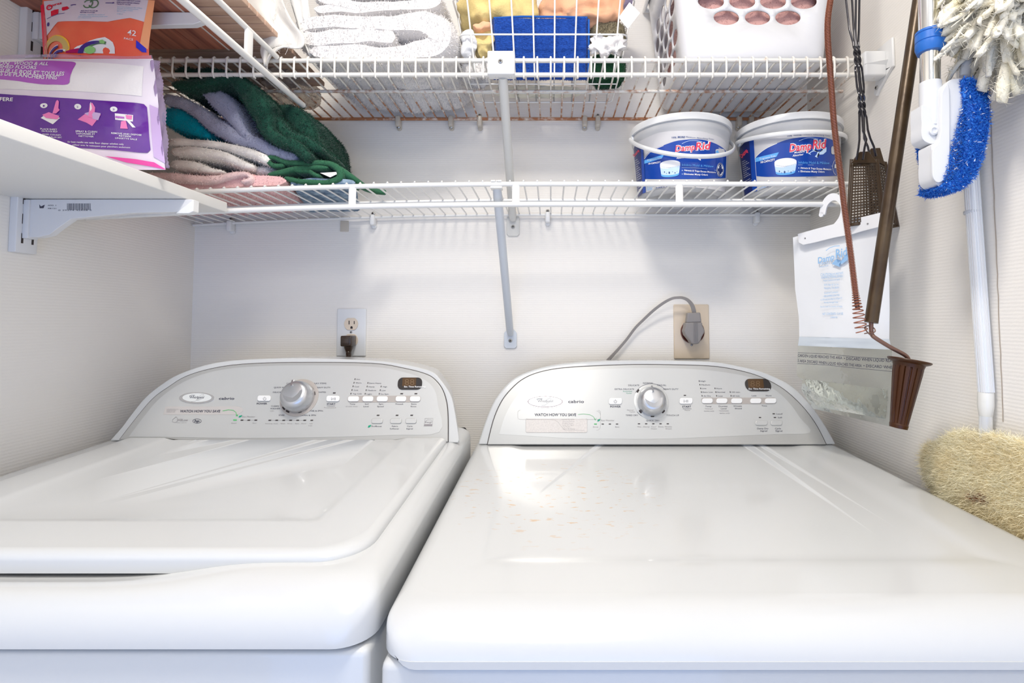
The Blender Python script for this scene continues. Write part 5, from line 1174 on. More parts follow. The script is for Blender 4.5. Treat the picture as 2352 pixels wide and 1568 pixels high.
cpts = smooth_path([P(u, v, DA) for u, v in [(1945,-170),(1922,-90),(1907.5,0),(1901.5,46),(1901.5,92),(1906,153),(1910.6,214),(1915,275),(1922,337),(1932,413),(1940,480),(1947,530),(1955,590),(1961,640),(1967,690),(1972,722),(1976,745),(1980,762)]], 24)
L_ = [0.0]
for a, b in zip(cpts, cpts[1:]): L_.append(L_[-1]+(b-a).length)
tot = L_[-1]; arr = np.array([[*p] for p in cpts]); Ls = np.array(L_)
pts = []; s_ = 0.0; phi = 0.0; opened = tot-0.062
while s_ < tot:
    k = 0 if s_ < opened else (s_-opened)/(tot-opened)
    r_ = 0.0040+0.0042*min(1, k*1.6); pitch = 0.0024+0.0052*min(1, k*1.5)
    c = Vector([np.interp(s_, Ls, arr[:, i]) for i in range(3)]); c2 = Vector([np.interp(min(s_+0.002, tot+0.002), Ls, arr[:, i]) for i in range(3)]); t = (c2-c)
    t = t.normalized() if t.length > 1e-7 else Vector((0, 0, -1)); e = t.cross(Vector((0, 1, 0))).normalized(); g2 = t.cross(e)
    pts.append(c+e*math.cos(phi)*r_+g2*math.sin(phi)*r_); phi += 2*math.pi/9; s_ += pitch/9
MB().tube(pts, 0.00085, 5).build('cable_coil', cop, dg_)
core = [c for c in cpts if True][:int(len(cpts)*0.86)]
MB().tube(core, 0.0033, 8).build('cable_core', mat('dark_cable_core', (0.12, 0.05, 0.035), 0.5), dg_)
lp = smooth_path([P(1985,766,DA), P(1996,764,DA-0.004), P(2009,762,DA-0.005), P(2008,754,DA-0.003), P(1995,748,DA+0.005), P(1986,752,DA), P(1992,762,DA-0.004), P(2000,770,DA-0.005)], 6)
MB().tube(lp, 0.0009, 6).build('cable_hook', rod, dg_)

# ---------------------------------------------------------------- fly swatters
blackw = mat('black_wire', (0.03, 0.028, 0.035), 0.22, metal=0.6, coat=0.4); brp = mat('brown_swatter_plastic', (0.055, 0.030, 0.012), 0.35, spec=0.5)
def swatter(label, wires, corners, D, Dt, nu, nv, margin):
    """wires: pixel centre line of the handle with half gap; corners: TL TR BR BL of the paddle plus top flange"""
    root = thing('fly_swatter', (P(*corners[2], D).x, D, P(*corners[2], D).z), label, 'fly swatter', 'fly swatters')
    for side in (-1, 1):
        pts = []
        for (u, v, gap, tw), (u2, v2, gap2, tw2) in zip(wires, wires[1:]):
            n = max(4, int(abs(v2-v)/3))
            for i in range(n):
                k = i/n; uu = u+(u2-u)*k; vv = v+(v2-v)*k; g = gap+(gap2-gap)*k; ph = (tw+(tw2-tw)*k)*math.pi
                p = P(uu+side*g*math.cos(ph), vv, Dt); p.y += side*g*math.sin(ph)/1250; pts.append(p)
        MB().tube(pts, 0.00175, 8).build('wire_handle', blackw, root)
    tl, tr, br, bl = corners
    def pt(s, t, off=0.0):
        u = (tl[0]+(tr[0]-tl[0])*s)*(1-t)+(bl[0]+(br[0]-bl[0])*s)*t; v = (tl[1]+(tr[1]-tl[1])*s)*(1-t)+(bl[1]+(br[1]-bl[1])*s)*t
        return P(u, v, D+0.012*abs(s-0.45)*2+off)
    mb = MB()
    for j in range(nv):
        for i in range(nu):
            s0, s1 = margin+(1-2*margin)*i/nu, margin+(1-2*margin)*(i+1)/nu; t0, t1 = 0.10+0.87*j/nv, 0.10+0.87*(j+1)/nv
            a, b = 0.20*(s1-s0), 0.27*(t1-t0)
            o = [pt(s0, t0), pt(s1, t0), pt(s1, t1), pt(s0, t1)]; q = [pt(s0+a, t0+b), pt(s1-a, t0+b), pt(s1-a, t1-b), pt(s0+a, t1-b)]
            mb.add(o+q, [(0, 1, 5, 4), (1, 2, 6, 5), (2, 3, 7, 6), (3, 0, 4, 7)])
    N = 12
    for s0, s1, t0, t1 in ((0, margin, 0, 1), (1-margin, 1, 0, 1), (margin, 1-margin, 0, 0.10), (margin, 1-margin, 0.97, 1)):
        mb.strip([[pt(s0+(s1-s0)*i/4, t0+(t1-t0)*j/N) for i in range(5)] for j in range(N+1)])
    o = mb.build('swatter_paddle', brp, root, angle=50); m_ = o.modifiers.new('s', 'SOLIDIFY'); m_.thickness = 0.0016; m_.offset = 0
    cu = wires[-1][0]; tc_ = ((tl[0]+tr[0])/2, (tl[1]+tr[1])/2)
    poly = [P(*q, D-0.002) for q in [(tl[0], tl[1]+8), (tc_[0]-10, wires[-1][1]-22), (tc_[0]+10, wires[-1][1]-23), (tr[0], tr[1]+8)]]
    fix_normals(MB().prism(poly, (0, 0.004, 0)).build('swatter_collar', brp, root, bevel=0.001))
    MB().tube([pt(0, 0), pt(0, 0.5), pt(0, 1), pt(0.5, 1), pt(1, 1), pt(1, 0.5), pt(1, 0)], 0.0022, 8).build('paddle_rim', brp, root)
    return root
w1 = [(1944,-170,7.5,0),(1950,0,7,0),(1956,68,5,0),(1962,98,2.2,0),(1963,108,2.2,0),(1967,150,2.2,2.5),(1968,162,3.2,3),(1972,200,3.4,3),(1974,212,2.2,3),(1976,262,2.2,6),(1977,270,3.2,6),(1978,300,4.2,6),(1982,320,8,6),(1979,338,7,6),(1974,370,7,6)]
w2 = [(1968,-170,4,0),(1968,0,4,0),(1967,68,4,0),(1967,98,2.4,0),(1969,108,2.2,0),(1973,150,2.2,2.5),(1975,162,3.2,3),(1979,200,3.4,3),(1980,212,2.2,3),(1983,262,2.2,6),(1985,270,3.2,6),(1987,298,4.2,6),(1990,318,7,6),(1998,336,7,6),(2004,362,7,6)]
swatter('brown perforated fly swatter at the back, mostly hidden behind the front one', [(a+2, b, c, d) for a, b, c, d in w2], [(1990,352),(2034,372),(2063,520),(2006,528)], 0.925, 0.905, 7, 20, 0.10)
swatter('brown perforated fly swatter in front, with twisted black wire handle', w1, [(1955,366),(2016,366),(2030,505),(1946,520)], 0.895, 0.885, 9, 20, 0.10)
# ---------------------------------------------------------------- scrub brush on a silver telescoping pole
alu = mat('polished_aluminium', (0.82, 0.82, 0.80), 0.14, metal=1.0)
blp = mat('blue_plastic_collar', (0.015, 0.14, 0.52), 0.35)
DP = 0.70
sb = thing('scrub_brush', (P(2160, 300, DP).x, DP, P(2180, 435, DP).z), 'long-handled scrub brush hanging head down, silver pole, blue collar, blue bristles', 'brush')
def cyl(u0, v0, u1, v1, rpx, D=DP): 
    a, b = P(u0, v0, D), P(u1, v1, D); return a, b, rpx/F*((a+b)/2).dot(FW)
a, b, r = cyl(2135, 95, 2133, -120, 21.5); MB().tube([a, b], r, 32).build('brush_pole', alu, sb)
a, b, r = cyl(2136.5, 200, 2136, 90, 20.0); MB().tube([a, b], r, 32).build('inner_pole', alu, sb)
a = P(2137, 72, DP); b = P(2137, 122, DP); k = a.dot(FW)/F; ax = (b-a).normalized(); L_ = (b-a).length
pr = [(25*k, 0.0), (30*k, 0.001)]
for q in (0.12, 0.15, 0.18, 0.50, 0.53, 0.56): pr.append(((30 if q not in (0.15, 0.53) else 28.6)*k, q*L_))
pr += [(30*k, 0.78*L_), (26*k, L_), (21*k, L_)]
MB().lathe(pr, a, ax, n=40).build('blue_collar', blp, sb)
wp_ = mat('white_brush_plastic', (0.72, 0.73, 0.75), 0.35)
a, b, r = cyl(2136.5, 190, 2138, 292, 22)
mb = MB(); mb.tube([a, a+(b-a)*0.85, b], [r, r, r*0.92], 28)
zq = zz(1880, 0, 3.267)
jn = sp2([(775,790),(772,860),(776,940),(774,1000),(785,1045),(815,1068),(860,1078),(900,1050),(905,960),(918,930),(900,905),(908,800)], 4)
mb.prism([P(*zq(*q), DP-0.011) for q in jn], (0, 0.022, 0))
sock = fix_normals(mb.build('pole_socket', wp_, sb, bevel=0.003))
c = P(*zq(855, 985), DP-0.011); MB().lathe([(0.006, 0), (0.006, 0.003), (0.004, 0.004), (0.003, 0.0025), (0, 0.0025)], c, (0, -1, 0), n=24).build('hinge_pin', wp_, sock)
bodyp = sp2([(918,690),(925,655),(960,625),(990,598),(1040,588),(1085,600),(1098,720),(1112,860),(1105,1000),(1090,1130),(1068,1240),(1030,1320),(985,1360),(930,1388),(885,1378),(858,1340),(850,1270),(852,1180),(850,1090),(870,1075),(905,1050),(912,960),(915,820)], 4)
fix_normals(MB().prism([P(*zq(*q), DP-0.018) for q in bodyp], (0, 0.026, 0)).build('brush_block', wp_, sb, bevel=0.006))
fcp = sp2([(925,700),(950,648),(978,640),(985,800),(985,1000),(985,1200),(975,1290),(940,1350),(895,1368),(862,1330),(856,1250),(858,1130),(900,1070),(920,980)], 4)
fix_normals(MB().prism([P(*zq(*q), DP-0.021) for q in fcp], (0, 0.004, 0)).build('block_face', wp_, sb, bevel=0.0015))
bri = mat('blue_bristles', (0.008, 0.09, 0.50), 0.6, col2=(0.03, 0.22, 0.72), vscale=350, vthr=(0.40, 0.62), spec=0.3)
brw = mat('white_bristle_specks', (0.75, 0.80, 0.90), 0.7)
out_ = sp2([(1080,600),(1130,582),(1195,615),(1262,652),(1275,720),(1284,830),(1280,950),(1262,1060),(1232,1180),(1190,1290),(1120,1385),(1060,1412),(1000,1420),(935,1405),(932,1385),(985,1362),(1030,1320),(1068,1240),(1090,1130),(1105,1000),(1110,860),(1096,720)], 4)
mb = MB().prism([P(*zq(*q), DP-0.022) for q in out_], (0, 0.044, 0))
fuzz(mb, 20000, 0.0040, 0.0009, seed=51, jitter=0.9); n0 = len(mb.m)
fuzz(mb, 450, 0.0040, 0.0016, seed=52, jitter=1.0, mi=1)
mb2 = MB().prism([P(*zq(*q), DP+0.012) for q in [(810,1080),(848,1080),(850,1270),(835,1220),(820,1150)]], (0, 0.02, 0)); fuzz(mb2, 1500, 0.003, 0.0009, seed=53)
o = mb.build('bristles', [bri, brw], sb, angle=180); o['kind'] = 'stuff'
o = mb2.build('bristles', [bri, brw], sb, angle=180); o['kind'] = 'stuff'

# ---------------------------------------------------------------- ribbed pole with duster head, and the upper duster
ribm = mat('ribbed_white_pole', (0.80, 0.81, 0.82), 0.3, metal=0.2)
XP = 0.6185
da = thing('duster', (XP, 0.72, -0.34), 'long ribbed white duster pole ending in a pale yellow fluffy head beside the dryer', 'duster')
p0 = PX(2265, 900, XP); p1 = PX(2202, 0, XP); p2 = p1+(p1-p0)*0.12
t = (p2-p0).normalized(); e = Vector((0, 1, 0)).cross(t).normalized(); g = t.cross(e); rr = 0.0098; rows = []
for p in (p0, p2):
    rows.append([p+(e*math.cos(2*math.pi*i/160)+g*math.sin(2*math.pi*i/160))*rr*(1-0.07*(i % 8 < 3)) for i in range(160)])
MB().strip(rows, closed=True).build('ribbed_pole', ribm, da, angle=20)
pj = PX(2234, 491, XP); MB().lathe([(rr+0.0006, 0), (rr+0.0012, 0.001), (rr+0.0012, 0.004), (rr+0.0006, 0.005)], pj, t, n=32).build('pole_ring', mat('grey_ring', (0.55, 0.57, 0.60), 0.4), da)
q0 = PX(2264, 892, XP); q1 = PX(2264, 955, XP-0.001); q2 = PX(2264, 1010, XP-0.002); s_ = q0.dot(FW)/F
ct = mat('cream_white_connector', (0.80, 0.79, 0.74), 0.3); L1 = (q1-q0).length; ax = (q1-q0).normalized()
kx = 0.62
cmb = MB(); pr = [(20*s_*kx, 0), (22*s_*kx, 0.002), (25*s_*kx, 0.006), (25.5*s_*kx, L1*0.62), (21*s_*kx, L1*0.98), (20*s_*kx, L1)]
cmb.lathe(pr, q0, ax, n=36); cmb.build('connector', ct, da)
MB().tube([q1, q2, q2+(q2-q1)*1.2], [20*s_*kx, 21*s_*kx, 22*s_*kx], 28).build('duster_stem', mat('frosted_stem', (0.80, 0.82, 0.84), 0.25, trans=0.3), da)
fl = mat('pale_yellow_pile', (0.98, 0.86, 0.55), 0.85, col2=(0.92, 0.76, 0.44), vscale=14, vthr=(0.3, 0.6), sheen=0.4)
flg = mat('pale_yellow_strands', (1.0, 0.93, 0.68), 0.5, col2=(0.95, 0.82, 0.52), vscale=18, vthr=(0.3, 0.6), sheen=0.3)
stn = mat('brown_stained_pile', (0.34, 0.13, 0.04), 0.8)
mb = MB(); bm = bmesh.new(); bmesh.ops.create_icosphere(bm, subdivisions=5, radius=1)
ch = Vector((0.6135, 0.712, -0.232))
for v in bm.verts:
    d = v.co.normalized(); b_ = 1+0.13*noise.noise(d*2.6+Vector((3, 1, 0)))+0.05*noise.noise(d*7)
    dent = math.exp(-(((d.y-0.05)/0.55)**2+((d.z+0.10-0.18*d.y)/0.10)**2))*0.0
    v.co = Vector((ch.x+d.x*0.0105, ch.y+d.y*0.158*b_, ch.z+d.z*0.074*b_-0.30*0.0))
mb.bm(bm, 0); fuzz(mb, 42000, 0.0105, 0.0006, mi=1, seed=61, jitter=0.55, lean=(-0.25, 0.0, 0.15))
# a brown stain: strands rooted in one patch
sm = MB(); sc = PX(2245, 1143, 0.601); bm = bmesh.new(); bmesh.ops.create_icosphere(bm, subdivisions=3, radius=1)
for v in bm.verts: d = v.co; v.co = Vector((0.6045+d.x*0.002, sc.y+d.y*0.020+0.0, sc.z+d.z*0.004+d.y*-0.004))
sm.bm(bm); fuzz(sm, 1400, 0.006, 0.0006, seed=63, jitter=0.7, lean=(-0.3, 0, -0.2))
o = mb.build('duster_head', [fl, flg], da, angle=180)
sm.build('stained_tuft', stn, o, angle=180)
# upper duster: thick limp tufts round a core
ud = thing('duster', (0.575, 0.66, 0.40), 'creamy white tufted duster head hanging at the top right corner', 'duster')
uc = P(2308, 20, 0.655)
tf = mat('cream_tufts', (0.93, 0.88, 0.74), 0.85, col2=(0.90, 0.82, 0.52), vscale=9, vthr=(0.25, 0.5), bump=0.6, bscale=260, bdist=0.002, sheen=0.3)
mb = MB(); r2 = np.random.default_rng(5); nt_ = 0
k = uc.dot(FW)/F
mb.lathe([(0, -0.05), (0.02, -0.045), (0.03, 0), (0.03, 0.04), (0.018, 0.11), (0, 0.115)], uc, (0, 0, 1), n=20)
while nt_ < 480:
    d = Vector(r2.normal(0, 1, 3)); d.normalize()
    if d.x > 0.75: continue
    ln = r2.uniform(0.6, 1.0)*0.066; w0 = r2.uniform(0.006, 0.013)
    sd = d.cross(Vector(r2.normal(0, 1, 3))).normalized(); nn_ = d.cross(sd); rows = []; st_ = uc+Vector((0, 0, r2.uniform(-0.03, 0.10)))
    ph = r2.uniform(0, 6)
    for i in range(7):
        t_ = i/6; c = st_+d*(0.012+ln*t_)+Vector((0, 0, -0.026*t_*t_))+nn_*0.005*math.sin(ph+t_*5)
        if c.x > RX-0.004: c.x = RX-0.004
        w_ = w0*(1-0.35*t_)*(1+0.25*math.sin(ph*3+t_*9)); rows.append([c-sd*w_, c-nn_*w_*0.5, c+sd*w_, c+nn_*w_*0.5])
    mb.strip(rows, closed=True); b = mb.n-4; mb.f.append((b, b+1, b+2, b+3)); mb.m.append(0); nt_ += 1
fuzz(mb, 26000, 0.009, 0.0008, seed=66, jitter=0.9)
mb.v = [(min(p[0], RX-0.001), p[1], p[2]) for p in mb.v]
mb.build('duster_tufts', tf, ud, angle=180)
MB().tube([P(2228, 0, 0.70)+Vector((0, 0, 0.14)), P(2235, 70, 0.70), P(2215, 175, 0.705)], [0.012, 0.010, 0.006], 14).build('duster_paddle', wp_, ud)

# ---------------------------------------------------------------- outlets, plugs and cords
def plate(name, label, corners, m_, grp=None):
    (u0, v0), (u1, v1) = corners; a = P(u0, v0, WY); b = P(u1, v1, WY)
    root = thing(name, ((a.x+b.x)/2, WY, b.z), label, 'outlet')
    MB().bbox((a.x, WY-0.0055, b.z), (b.x, WY+0.001, a.z), 0.0035, seg=4).build('cover_plate', m_, root); return root, a, b
owh = mat('white_cover_plate', (0.80, 0.81, 0.82), 0.3); oal = mat('almond_receptacle', (0.78, 0.66, 0.53), 0.35); ivory = mat('ivory_cover_plate', (0.72, 0.60, 0.46), 0.35)
fo = plane_hit(Vector((0, WY-0.0055, 0)), Vector((0, -1, 0)))
zo = zz(700, 640, 3.92)
ro, a, b = plate('wall_outlet', 'white wall outlet above the washing machine, lower socket in use', ((776, 708), (841, 818)), owh)
def face(cx, cy):
    pts = []
    for i in range(40):
        t_ = 2*math.pi*i/40; x = 62*math.cos(t_); y = 62*math.sin(t_); y = max(-54, min(54, y)); pts.append(fo(*zo(cx+x, cy+y)))
    return pts
for cy in (407, 552):
    rc_ = MB().prism(face(419, cy), (0, -0.0022, 0)).build('receptacle', oal, ro, bevel=0.0004)
    g = lambda x, y: fo(*zo(x, y), 0.0023)
    for x, w_, hh in ((399, 4, 17), (445, 3.5, 14)): MB().prism([g(x-w_, cy-13-hh), g(x+w_, cy-13-hh), g(x+w_, cy-13+hh), g(x-w_, cy-13+hh)], (0, -0.0003, 0)).build('slot', dark, rc_, smooth=False)
    MB().prism([g(411, cy+42), g(411, cy+28), g(415, cy+21), g(421, cy+19), g(427, cy+21), g(431, cy+28), g(431, cy+42)], (0, -0.0003, 0)).build('slot', dark, rc_, smooth=False)
screw(ro, fo(*zo(417, 480)), (0, -1, 0), 0.0028)
brk = mat('black_brown_rubber', (0.035, 0.018, 0.010), 0.3, coat=0.3)
pl = thing('power_plug', (P(800, 795, WY-0.03).x, WY-0.02, P(800, 828, WY-0.02).z), 'black washing machine plug with ribbed strain relief in the lower socket', 'plug')
ce = P(*zo(385, 562), WY-0.030)
MB().bbox((ce.x-0.0135, WY-0.040, ce.z-0.012), (ce.x+0.0125, WY-0.0079, ce.z+0.013), 0.003).build('plug_body', brk, pl)
MB().bbox((ce.x-0.009, WY-0.0412, ce.z-0.007), (ce.x+0.007, WY-0.039, ce.z+0.008), 0.001).build('plug_face', brk, pl)
tp = Vector((ce.x+0.001, WY-0.026, ce.z-0.010)); 
mb = MB().lathe([(0.011, 0), (0.010, 0.006), (0.007, 0.014)]+[(0.0075-0.0012*(i % 2)-0.0001*i, 0.015+0.0017*i) for i in range(14)], tp, (0.02, 0.0, -1), n=20); mb.build('strain_relief', brk, pl)
MB().tube(smooth_path([tp+Vector((0, 0, -0.036)), tp+Vector((0.002, 0.006, -0.10)), tp+Vector((0.01, 0.010, -0.30)), tp+Vector((0.03, 0.010, -0.50))], 8), 0.0042, 12).build('power_cord', brk, pl)
rd, a, b = plate('wall_outlet', 'ivory dryer outlet above the dryer with a big grey plug in it', ((1546, 699), (1629, 824)), ivory)
zd = zz(1320, 640, 6.19)
ctr = P(*zd(1672, 752), WY-0.006)
MB().lathe([(0.0285, 0), (0.0285, 0.004), (0.0265, 0.0055), (0.0255, 0.004), (0.0225, 0.004), (0.0225, 0.010), (0, 0.010)], (ctr.x, WY-0.0052, ctr.z), (0, -1, 0), n=48).build('round_receptacle', mat('dark_red_brown_socket', (0.10, 0.018, 0.010), 0.15, coat=0.6), rd)
sc_ = P(*zd(1664, 940), WY-0.006); screw(rd, (sc_.x, WY-0.0055, sc_.z), (0, -1, 0), 0.003)
gry = mat('grey_cord_rubber', (0.27, 0.25, 0.24), 0.4, bump=0.1, bscale=300)
gp = thing('power_plug', (P(1595, 790, WY-0.03).x, WY-0.02, P(1595, 792, WY-0.03).z), 'grey dryer plug with thick flat cord curving up and over to the left', 'plug')
DG = WY-0.044
poly = [(1578,622),(1818,618),(1816,655),(1850,720),(1848,760),(1810,830),(1792,885),(1760,925),(1690,930),(1655,915),(1640,880),(1575,800),(1556,742),(1580,660)]
fix_normals(MB().prism([P(*zd(*q), DG) for q in poly], (0, 0.026, 0)).build('plug_body', gry, gp, bevel=0.004))
for s_i in range(5):
    x = 1692+s_i*13; MB().prism([P(*zd(x, 625), DG-0.0006), P(*zd(x+5, 625), DG-0.0006), P(*zd(x+8, 905), DG-0.0006), P(*zd(x+3, 905), DG-0.0006)], (0, 0.001, 0)).build('grip_rib', mat('dark_grey_rubber', (0.20, 0.19, 0.19), 0.5), gp, smooth=False)
fix_normals(MB().prism([P(*zd(*q), DG+0.002) for q in [(1606,482),(1790,478),(1808,622),(1590,626)]], (0, 0.018, 0)).build('plug_neck', gry, gp, bevel=0.003))
cp_ = []
for (x, y, D, w_) in ((1700,490,DG+0.010,50),(1690,440,DG+0.008,52),(1665,370,DG+0.006,48),(1610,305,DG+0.004,40),(1540,272,DG+0.004,34),(1470,268,DG+0.004,32),(1380,282,DG+0.006,32),(1260,345,DG+0.012,34),(1120,450,DG+0.018,34),(980,580,DG+0.024,33),(860,700,DG+0.028,32),(740,860,DG+0.030,32),(620,1000,DG+0.030,34),(500,1130,DG+0.030,40),(400,1240,DG+0.030,42),(260,1420,DG+0.030,42)):
    cp_.append((*P(*zd(x, y), D), w_/6.19/2/F*1.26))
sm = smooth_path([c[:3] for c in cp_], 8); ws_ = smooth_path([(c[3], 0, 0) for c in cp_], 8)
mb = MB(); pts = sm
for j in (-1, 0, 1):
    q_ = []
    for i, p in enumerate(sm):
        a_ = sm[max(i-1, 0)]; b_ = sm[min(i+1, len(sm)-1)]; t_ = (b_-a_).normalized(); n_ = Vector((-t_.z, 0, t_.x)); n_ = n_.normalized(); q_.append(p+n_*j*ws_[i].x*0.66)
    mb.tube(q_, [max(w.x*0.50, 0.001) for w in ws_], 10)
mb.build('power_cord', gry, gp, angle=180)

# ---------------------------------------------------------------- packages on the white board
def pouch(root, name, m_, outl, f, nrm, bulge, thick, D=None):
    """outl = (left curve, right curve) in pixels from top to bottom; bulge(s,t) pushes the film out along nrm"""
    L_, R_ = outl; rows = []; back = []
    for i in range(29):
        t = i/28; a = interp(L_, t); b = interp(R_, t); row = []; rb_ = []
        for j in range(37):
            s = j/36; p = f(a[0]+(b[0]-a[0])*s, a[1]+(b[1]-a[1])*s); e = (max(0, 1-(2*s-1)**4)*max(0, 1-(2*t-1)**4))
            row.append(p+nrm*bulge(s, t)*e); rb_.append(p-nrm*thick*e)
        rows.append(row); back.append(rb_)
    mb = MB().strip(rows); mb.strip([r[::-1] for r in back])
    return fix_normals(mb.build(name, m_, root, angle=180))
zs_ = zz(0, 0, 3.7325)
nS = Vector((0.05, -1, 0.03)).normalized(); oS = Vector((-0.70, 0.765, 0.22)); fS = plane_hit(oS, nS)
HB_ = 0.2190
fm = mat('clear_glossy_wrap', (0.72, 0.60, 0.80), 0.12, trans=0.75, ior=1.08, bump=0.6, bscale=40, bdist=0.006)
sw = thing('mop_pad_pack', (-0.70, 0.765, HB_), 'purple and white plastic pack of mopping pads lying on the white shelf board', 'package')
def wr(s, t): return 0.011+0.003*noise.noise(Vector((s*7, t*5, 2)))+0.0015*abs(noise.noise(Vector((s*18, t*10, 4))))
WL = [(-150,135),(-150,220),(-150,305),(-150,390)]; WRt = [(352,135),(362,220),(370,305),(380,390)]
body = pouch(sw, 'pack_body', mat('white_pad_wrap', (0.82, 0.76, 0.84), 0.2, bump=0.25, bscale=30, bdist=0.004, col2=(0.70, 0.54, 0.80), vscale=5, vthr=(0.30, 0.52), coat=0.5), (WL, WRt), fS, nS, wr, 0.018)
def onS(off):
    def f(u, v):
        t = (v-135)/255; l = interp(WL, min(max(t, 0), 1)); r = interp(WRt, min(max(t, 0), 1)); s = (u-l[0])/(r[0]-l[0]); s = min(max(s, 0), 1); t = min(max(t, 0), 1)
        e = (max(0, 1-(2*s-1)**4)*max(0, 1-(2*t-1)**4))
        return fS(u, v)+nS*(wr(s, t)*e+off)
    return f
g0, g1, g2, g3 = onS(0.0006), onS(0.0010), onS(0.0014), onS(0.0018)
PMt = [mat('deep_purple_print', (0.085, 0.008, 0.27), 0.15, coat=0.6, bump=0.3, bscale=25, bdist=0.004, col2=(0.16, 0.03, 0.36), vscale=10), mat('violet_print', (0.46, 0.11, 0.55), 0.2, coat=0.5), WHITE, mat('pink_print', (0.85, 0.22, 0.50), 0.3), mat('magenta_strip', (0.80, 0.06, 0.38), 0.25, coat=0.4),
       mat('white_fibre_pad', (0.86, 0.84, 0.84), 0.6, bump=0.3, bscale=200), mat('lilac_seal', (0.58, 0.42, 0.70), 0.2, coat=0.5)]
mb = MB()
band(mb, g0, [zs_(x, y) for x, y in [(-300,520),(0,515),(400,520),(800,545),(1240,575)]], [zs_(x, y) for x, y in [(-300,780),(0,790),(400,800),(800,815),(1240,840)]], 30, 8, 5)
band(mb, g1, [zs_(x, y) for x, y in [(-300,545),(0,545),(200,540),(240,528),(450,528),(640,540),(670,550),(680,565)]], [zs_(x, y) for x, y in [(-300,690),(0,705),(200,725),(300,738),(450,752),(600,760),(640,755),(655,740)]], 24, 6, 1)
band(mb, g1, [zs_(x, y) for x, y in [(-500,818),(0,832),(300,850),(700,878),(1000,893),(1200,900),(1255,905),(1278,930)]], [zs_(x, y) for x, y in [(-500,1290),(0,1290),(300,1290),(700,1290),(1000,1300),(1200,1318),(1280,1318),(1306,1290)]], 36, 12, 0)
band(mb, g1, [zs_(x, y) for x, y in [(930,1352),(1180,1372),(1330,1395)]], [zs_(x, y) for x, y in [(1100,1400),(1300,1430),(1430,1456)]], 10, 3, 4)
band(mb, g1, [zs_(x, y) for x, y in [(1296,905),(1360,930)]], [zs_(x, y) for x, y in [(1330,1350),(1420,1400)]], 4, 12, 6)
for t, x, y, w_, h, ro in (('WOOD & ALL',150,575,300,34,0.02),('BON',0,575,110,34,0.02),('FINISHED FLOORS',-40,606,396,32,0.03),('POUR SUR LE BOIS ET TOUS LES',-80,640,690,34,-0.06),('AUTRES DE PLANCHERS FINIS*',-80,668,650,34,-0.07),('PREFERE',-20,893,200,30,-0.03)):
    u, v = zs_(x, y); mb.text(t, g2, u, v, h/3.7325, w_/3.7325, rot=-abs(ro), mi=2, bold=0.02)
for i, (x, y) in enumerate(((446,938),(730,946),(1025,963))):
    disc(mb, g2, [zs_(x+30*math.cos(t_/3), y+22*math.sin(t_/3)) for t_ in range(19)], 2); mb.text(str(i+1), g3, *zs_(x-8, y+10), 4, 4, mi=0)
def poly(pts, mi, fn=g2): disc(mb, fn, [zs_(*q) for q in pts], mi)
poly([(425,1045),(480,1000),(578,1040),(520,1095)], 2); poly([(440,1020),(490,995),(575,1025),(560,1055),(470,1045)], 3, g3); poly([(520,1005),(548,905),(560,890),(575,905),(568,960),(578,975),(550,1005)], 3, g3)
poly([(720,1050),(790,1000),(920,1010),(850,1110),(800,1080)], 3); poly([(780,1000),(830,985),(920,1000),(900,1060),(860,1050)], 6, g3); poly([(815,1030),(830,920),(850,912),(872,950),(868,985),(850,1040)], 3, g3); poly([(830,920),(838,905),(845,960),(826,1000)], 2, g3)
poly([(1035,998),(1175,1005),(1172,1060),(1038,1052)], 2); poly([(1042,1022),(1110,1025),(1110,1040),(1042,1038)], 1, g3); poly([(1085,1065),(1120,1055),(1135,1125),(1078,1125)], 3, g3); poly([(1120,1050),(1140,1045),(1195,1110),(1170,1110)], 2, g3); poly([(1120,1010),(1170,1010),(1165,1045),(1125,1040)], 3, g3)
for t, x, y, w_, h in (('PLACE SHEET',418,1142,136,14),('ON FLOOR MOP',424,1158,130,12),('FIXER COUSSIN',430,1184,150,12),('AU BALAI SEC',440,1204,150,12),('SPRAY & CLEAN',712,1162,182,16),('VAPORISER ET',716,1180,160,12),('NETTOYER',738,1200,124,12),('REMOVE AND DISPOSE',1005,1172,236,14),('RETIRER',1066,1192,96,12),('LINGETTE SALE',1036,1212,170,12),('for best results use with floor cleaner solution only',640,1248,460,14),('utiliser avec le nettoyant pour planchers seulement',680,1272,470,12)):
    u, v = zs_(x, y); mb.text(t, g2, u, v, h/3.7325, w_/3.7325, rot=-0.03, mi=2, bold=0.01)
mb.build('pack_print', PMt, body, smooth=True, angle=180)
# clear serrated end seal
rows = []
for i in range(61):
    t = i/60; a = interp([(346,140),(356,210),(366,300),(379,388)], t); b = (interp([(366,135),(376,220),(384,300),(388,388)], t)[0]+(1.2 if i % 2 else -1.2), a[1]-2); rows.append([fS(a[0]+(b[0]-a[0])*j/4, a[1]+(b[1]-a[1])*j/4)+nS*(0.002*math.sin(j*1.3+i*0.4)) for j in range(5)])
o = MB().strip(rows).build('end_seal', fm, sw, angle=180); m_ = o.modifiers.new('s', 'SOLIDIFY'); m_.thickness = 0.0004
rows = []
for i in range(31):
    t = i/30; rows.append([fS(-150+500*t, 134-j*2.5+2*math.sin(t*9))+nS*0.001*math.sin(t*30+j) for j in range(4)])
o = MB().strip(rows).build('top_seal', fm, sw, angle=180)

